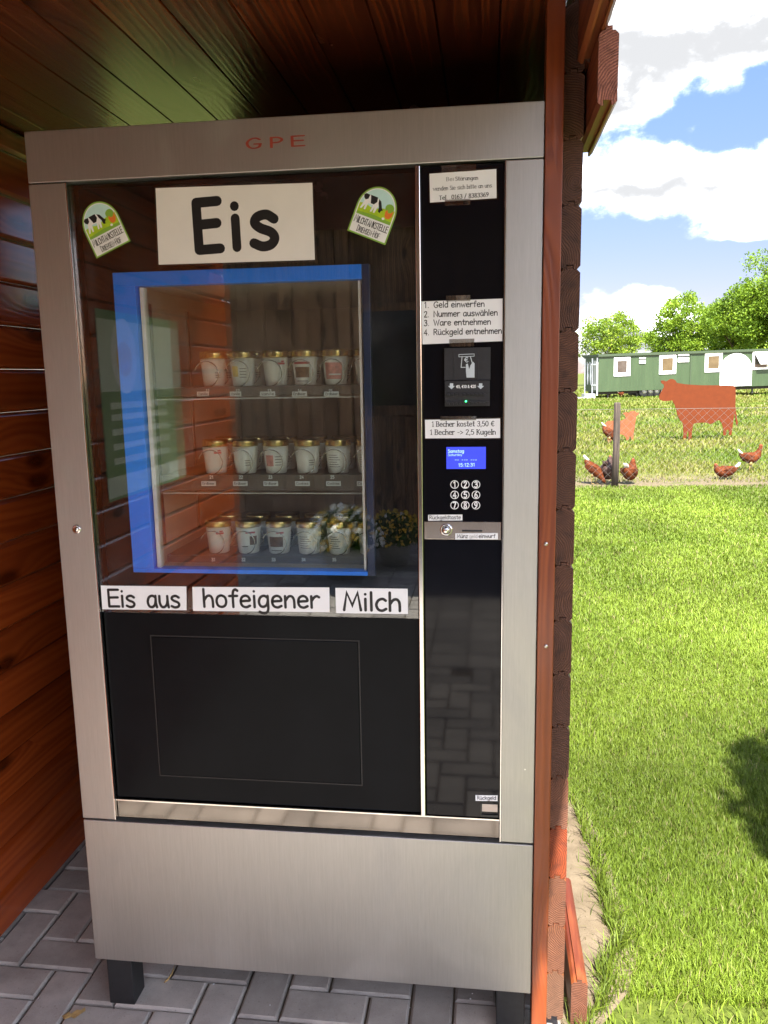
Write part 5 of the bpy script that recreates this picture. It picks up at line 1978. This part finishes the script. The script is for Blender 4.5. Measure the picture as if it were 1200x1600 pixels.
def make_trees():
    def at(px, D):
        q = on_z(px, 640, 0.0)
        d = np.array([q[0] - CAM[0], q[1] - CAM[1]])
        d = d / d[1] * D
        return (CAM[0] + d[0], CAM[1] + d[1], -0.03)
    tree('small round tree behind the left end of the green wagon', at(948, 95), 8.3, 7.2, 3, 5200, 0.34, colB=(0.26, 0.36, 0.034), zc=0.62, zr=0.36)
    tree('full round tree behind the middle of the green wagon', at(1060, 86), 9.1, 7.0, 8, 11000, 0.32, zc=0.58, zr=0.40)
    tree('slim tree between two larger crowns behind the green wagon', at(1112, 92), 8.6, 4.4, 21, 5000, 0.32)
    tree('broad tree in front of the tallest one at the right edge', at(1150, 78), 9.0, 6.0, 14, 11000, 0.30, zc=0.56, zr=0.44)
    tree('tallest tree at the right edge of the view', at(1230, 74), 12.0, 10.0, 17, 17000, 0.32, colB=(0.23, 0.35, 0.028), zc=0.56, zr=0.44)
    tree('low dark tree behind the tallest tree at the right edge', at(1178, 100), 8.0, 6.5, 27, 6000, 0.34)
    for k, (x, y, h, w) in enumerate(((46, 78, 12, 9), (58, 70, 11, 9))):
        tree('bushy tree to the right of the wagon, %s' % ('nearer the wagon' if k == 0 else 'farther out'), (x, y, -0.03), h, w, 40 + k, 7000, 0.34)
    # the garden tree beside the shelter whose shade falls on the lawn
    tree('young garden tree standing on the lawn beside the shelter', (3.0, -1.42, -0.03), 4.3, 1.6, 31, 9000, 0.17, trunk_h=0.45, group=None, name='garden_tree', zc=0.74, zr=0.20)


make_trees()


# ------------------------------------------------------------------ green wagon
def make_wagon():
    D = 47.0
    sc = D / F_PX                                   # metres per picture pixel at the long side
    A = on_z(935, 622, 0.0)
    d = np.array([A[0] - CAM[0], A[1] - CAM[1]])
    A = np.array([CAM[0] + d[0] * (D / d[1]), CAM[1] + D, 0.0])
    ang = 0.20
    w = thing('hen_wagon', 'long green plank-sided mobile hen house on wheels at the far side of the pasture', 'wagon', (A[0], A[1], -0.03), ang)
    w.rotation_euler = (0, math.radians(-1.0), ang)
    k = D / F_PX * 1.0
    kx = k * 1.045

    def X(px):
        u = px - 935.5
        return u * kx * (1 + 0.00017 * u)

    def Z(px, py):
        # heights above the ground line, which runs from (935,623) with the tilt of the wagon
        base = 623.5 - (px - 935.5) * (9.0 / 265.0)
        return (base - py) * k * (1 + 0.00017 * (px - 935.5))

    L = X(1236)
    zb, zt = Z(936, 613), Z(936, 561)
    mb = MB()
    mb.box(0, L, 0, 2.6, zb, zt)
    body = mb.build('body', M['wagon_green'], w, loc=(0, 0, 0))
    MB().box(-0.06, L + 0.06, -0.1, 2.7, zt + 0.002, zt + 0.14).build('roof', M['wagon_roof'], w, loc=(0, 0, 0))
    MB().box(X(1067.5), X(1069), -0.03, -0.001, zb, zt).build('seam_strip', M['wagon_roof'], w, loc=(0, 0, 0))

    def window(px0, py0, px1, py1, pm, fr_=0.22):
        x0, x1, z0, z1 = X(px0), X(px1), Z(px0, py1), Z(px0, py0)
        mb = MB()
        t = (x1 - x0) * fr_
        mb.box(x0, x1, -0.05, -0.002, z1 - t, z1)
        mb.box(x0, x1, -0.05, -0.002, z0, z0 + t)
        mb.box(x0, x0 + t, -0.05, -0.002, z0 + t, z1 - t)
        mb.box(x1 - t, x1, -0.05, -0.002, z0 + t, z1 - t)
        o = mb.build('window', M['wagon_white'], w, loc=(0, 0, 0))
        MB().box(x0 + t, x1 - t, -0.02, -0.003, z0 + t, z1 - t).build('pane', M[pm], o, loc=(0, 0, 0))
        return o

    window(957.5, 562.5, 981, 590, 'pane_grey', 0.20)
    window(1023, 559.5, 1047, 587.5, 'pane_dim', 0.18)
    window(1088, 557, 1112.5, 585, 'pane_dim', 0.18)
    window(1155, 555, 1178, 582, 'pane_grey', 0.12)
    # tilted open sash
    mb = MB()
    x0, x1, z0, z1 = X(1157), X(1181), Z(1157, 574), Z(1157, 556)
    y0 = -0.42
    vs = [(x0, -0.06, z1), (x1, -0.06, z1), (x1 + 0.1, y0, z0), (x0 + 0.2, y0, z0)]
    vs += [(v[0], v[1] + 0.04, v[2] - 0.005) for v in vs]
    mb.add(vs, [(3, 2, 1, 0), (4, 5, 6, 7), (0, 1, 5, 4), (1, 2, 6, 5), (2, 3, 7, 6), (3, 0, 4, 7)])
    mb.build('open_sash', M['wagon_white'], w, loc=(0, 0, 0))
    for px0, py0, px1, py1 in ((994, 563, 1003, 571.5), (1049.5, 558.5, 1065, 570), (1180.5, 554, 1196, 565)):
        x0, x1, z0, z1 = X(px0), X(px1), Z(px0, py1), Z(px0, py0)
        mb = MB()
        mb.box(x0, x1, -0.06, -0.002, z0, z0 + (z1 - z0) * 0.55, 0)
        mb.box(x0, x1, -0.03, -0.002, z0 + (z1 - z0) * 0.55, z0 + (z1 - z0) * 0.8, 1)
        mb.box(x0, x1, -0.06, -0.002, z0 + (z1 - z0) * 0.8, z1, 0)
        mb.build('vent', [M['wagon_white'], M['wagon_dark']], w, loc=(0, 0, 0))
    # arched white board with a faint grey emblem
    x0, x1, z0, z1 = X(1110), X(1154.5), Z(1110, 606), Z(1132, 558)
    cx, r = (x0 + x1) / 2, (x1 - x0) / 2
    pts = [(x0, z0), (x1, z0)] + [(cx + r * math.cos(a), z1 - r + r * math.sin(a)) for a in np.linspace(0, math.pi, 20)]
    mb = MB()
    mb.prism(pts, -0.05, -0.003)
    sg = mb.build('arch_board', M['wagon_white'], w, loc=(0, 0, 0))
    mb = MB()
    mk = [(0.22, 0.72), (0.34, 0.74), (0.44, 0.72), (0.54, 0.72), (0.60, 0.66), (0.64, 0.58), (0.60, 0.52), (0.55, 0.60), (0.50, 0.66), (0.46, 0.62), (0.42, 0.67), (0.36, 0.68), (0.33, 0.63), (0.29, 0.68)]
    poly(mb, [(x0 + (x1 - x0) * p[0], z0 + (z1 - z0) * p[1]) for p in mk], -0.054, 0)
    mb.build('emblem', M['pot_grey'], sg, loc=(0, 0, 0))
    # left end: door, rails, white hens painted on the wall
    for y in (0.12, 0.95, 2.3):
        MB().box(-0.06, -0.005, y, y + 0.07, zb - 0.2, zt - 0.05).build('end_post', M['wagon_white'], w, loc=(0, 0, 0))
    for z in (zb + 0.35, zb + 1.5):
        MB().box(-0.09, -0.061, 0.1, 1.0, z, z + 0.06).build('end_rail', M['wagon_white'], w, loc=(0, 0, 0))
    MB().box(-0.045, -0.004, 0.25, 0.75, zb + 0.1, zb + 1.75).build('door', M['galvanised'], w, loc=(0, 0, 0))
    mb = MB()
    for y in (1.35, 1.85):
        mb.prism([(y - 0.12, zb + 1.6), (y + 0.02, zb + 1.3), (y + 0.12, zb + 1.7), (y + 0.06, zb + 1.1), (y + 0.10, zb + 0.8), (y, zb + 0.4), (y - 0.1, zb + 0.9), (y - 0.02, zb + 1.15)], -0.03, -0.004, axis='x')
    mb.build('painted_hens', M['wagon_white'], w, loc=(0, 0, 0))
    # chassis
    mb = MB()
    mb.box(0.1, L - 0.2, 0.3, 2.1, zb - 0.16, zb - 0.002)
    mb.box(X(1000), X(1040), 0.15, 2.2, zb - 0.3, zb - 0.161)
    for x in np.arange(0.6, L, 1.7):
        mb.box(x, x + 0.08, 0.25, 0.33, -0.01, zb - 0.16)
    mb.build('chassis', M['wagon_dark'], w, loc=(0, 0, 0))
    for px in (1004, 1013, 1022, 1031):
        mb = MB()
        mb.lathe([(0.10, 0.0), (0.30, 0.0), (0.33, 0.03), (0.33, 0.22), (0.30, 0.25), (0.10, 0.25)], 20, centre=(X(px), 0.1, 0.335), axis='y')
        wh = mb.build('wheel', M['black_rubber'], w, loc=(0, 0, 0))
        MB().lathe([(0.0, 0.02), (0.14, 0.02), (0.14, 0.04)], 14, centre=(X(px), 0.07, 0.335), axis='y').build('hub', M['galvanised'], wh, loc=(0, 0, 0))
    mb = MB()
    mb.box(-1.1, -0.1, 0.2, 0.9, 0.02, 0.12)
    mb.box(-0.7, -0.1, 0.25, 0.85, 0.121, 0.3)
    mb.build('step', M['galvanised'], w, loc=(0, 0, 0))


make_wagon()


# ------------------------------------------------------------------ what stands behind the viewer and shows in the glass
def make_yard():
    sh = thing('wooden_shed', 'brown plank shed with a door across the yard, mirrored in the glass', 'shed', (-0.5, -6.1, 0.0))
    yS = -6.0
    mb = MB()
    rnd = random.Random(2)
    x = -5.0
    while x < 2.9:
        wd = 0.14
        if not (-0.42 < x + wd / 2 < 0.55):
            mb.box(x + 0.004, x + wd - 0.004, yS - 0.03, yS, 0.03, 2.79)
        x += wd
    mb.box(-5.0, 2.9, yS - 0.06, yS - 0.031, 0.02, 2.79)
    mb.build('wall', M['shed_wood'], sh)
    mb = MB()
    mb.box(-5.3, 3.2, yS - 3.0, yS + 0.2, 2.80, 2.95)
    mb.build('roof', M['wagon_dark'], sh)
    mb = MB()
    x = -0.36
    while x < 0.48:
        mb.box(x + 0.003, x + 0.117, yS - 0.02, yS + 0.012, 0.05, 1.08)
        x += 0.12
    mb.box(-0.36, 0.48, yS - 0.02, yS + 0.02, 1.09, 1.18)
    mb.box(-0.36, -0.27, yS - 0.02, yS + 0.02, 1.181, 2.05)
    mb.box(0.39, 0.48, yS - 0.02, yS + 0.02, 1.181, 2.05)
    mb.box(-0.36, 0.48, yS - 0.02, yS + 0.02, 2.051, 2.12)
    dr = mb.build('door', M['shed_wood'], sh)
    MB().box(-0.27, 0.39, yS - 0.01, yS + 0.004, 1.181, 2.05).build('pane', M['pane_grey'], dr)
    MB().box(0.40, 0.46, yS + 0.021, yS + 0.05, 1.0, 1.03).build('handle', M['galvanised'], dr)
    # planters with white and yellow flowers
    for i, (x, y, s, lab) in enumerate(((-0.155, -4.1, 0.8, 'grey planter full of white and yellow flowers, the larger one by the shed door'), (0.18, -4.5, 0.66, 'smaller grey planter with orange-yellow flowers by the shed door'))):
        p = thing('flower_planter', lab, 'planter', (x, y, 0), 0, 'flower planters in the yard')
        MB().lathe([(0.0, 0.0), (0.15 * s, 0.0), (0.21 * s, 0.28 * s), (0.20 * s, 0.30 * s), (0.18 * s, 0.27 * s), (0.0, 0.26 * s)], 20).build('pot', M['pot_grey'], p, loc=(0, 0, 0))
        r = np.random.default_rng(60 + i)
        for nm, mats, n, sz in (('foliage', M['tree_leaf'], 900, 0.05), ('blossom', [M['flower_white'], M['flower_yellow']], 420, 0.028)):
            mb = MB()
            for k in range(n):
                a = r.normal(size=3)
                a /= np.linalg.norm(a)
                a[2] = abs(a[2]) * 0.9
                q = a * r.uniform(0.5, 1.0) * np.array((0.34, 0.34, 0.36)) * s + np.array((0, 0, 0.30 * s))
                if nm == 'blossom':
                    q = a * r.uniform(0.92, 1.08) * np.array((0.36, 0.36, 0.38)) * s + np.array((0, 0, 0.30 * s))
                u = r.normal(size=3)
                u /= np.linalg.norm(u)
                v = np.cross(u, r.normal(size=3))
                v /= np.linalg.norm(v)
                mb.add([tuple(q - u * sz * s), tuple(q + v * sz * s * 0.7), tuple(q + u * sz * s), tuple(q - v * sz * s * 0.7)], [(0, 1, 2, 3)], 0 if nm == 'foliage' else int((r.random() < (0.35 if i == 0 else 0.95))))
                if nm == 'foliage':
                    mb.tint[len(mb.f) - 1] = tuple(np.array((0.06, 0.12, 0.015)) * r.uniform(0.5, 1.6))
            mb.build(nm, mats, p, loc=(0, 0, 0))
    # green leaflet poster on the shelter's left wall
    po = thing('poster', 'green information poster with an egg picture on the left shelter wall', 'poster', (-0.368, -1.25, 1.05))
    mb = MB()
    mb.box(-0.3695, -0.3675, -1.58, -0.96, 1.05, 1.69)
    mb.build('sheet', M['poster_green'], po)
    mb = MB()
    X_ = -0.3672
    def quad(y0, y1, z0, z1, mat, lay=0):
        xx = X_ + 0.0002 * lay
        mb.add([(xx, y0, z0), (xx, y1, z0), (xx, y1, z1), (xx, y0, z1)], [(0, 1, 2, 3)], mat)
    quad(-1.58, -0.96, 1.42, 1.66, 1)
    quad(-1.58, -0.96, 1.06, 1.13, 1)
    n = 24
    for rr, rz, mat, lay, zz in ((0.10, 0.13, 0, 1, 1.54), (0.06, 0.06, 2, 2, 1.53)):
        mb.add([(X_ + 0.0002 * lay, -1.15 + rr * math.cos(2 * math.pi * k / n), zz + rz * math.sin(2 * math.pi * k / n)) for k in range(n)], [tuple(range(n))], mat)
    for z in (1.36, 1.32, 1.27, 1.22, 1.17):
        quad(-1.42, -1.02, z, z + 0.022, 1, 1)
    mb.build('print', [M['white_print'], M['poster_pale'], M['flower_yellow']], po)


make_yard()
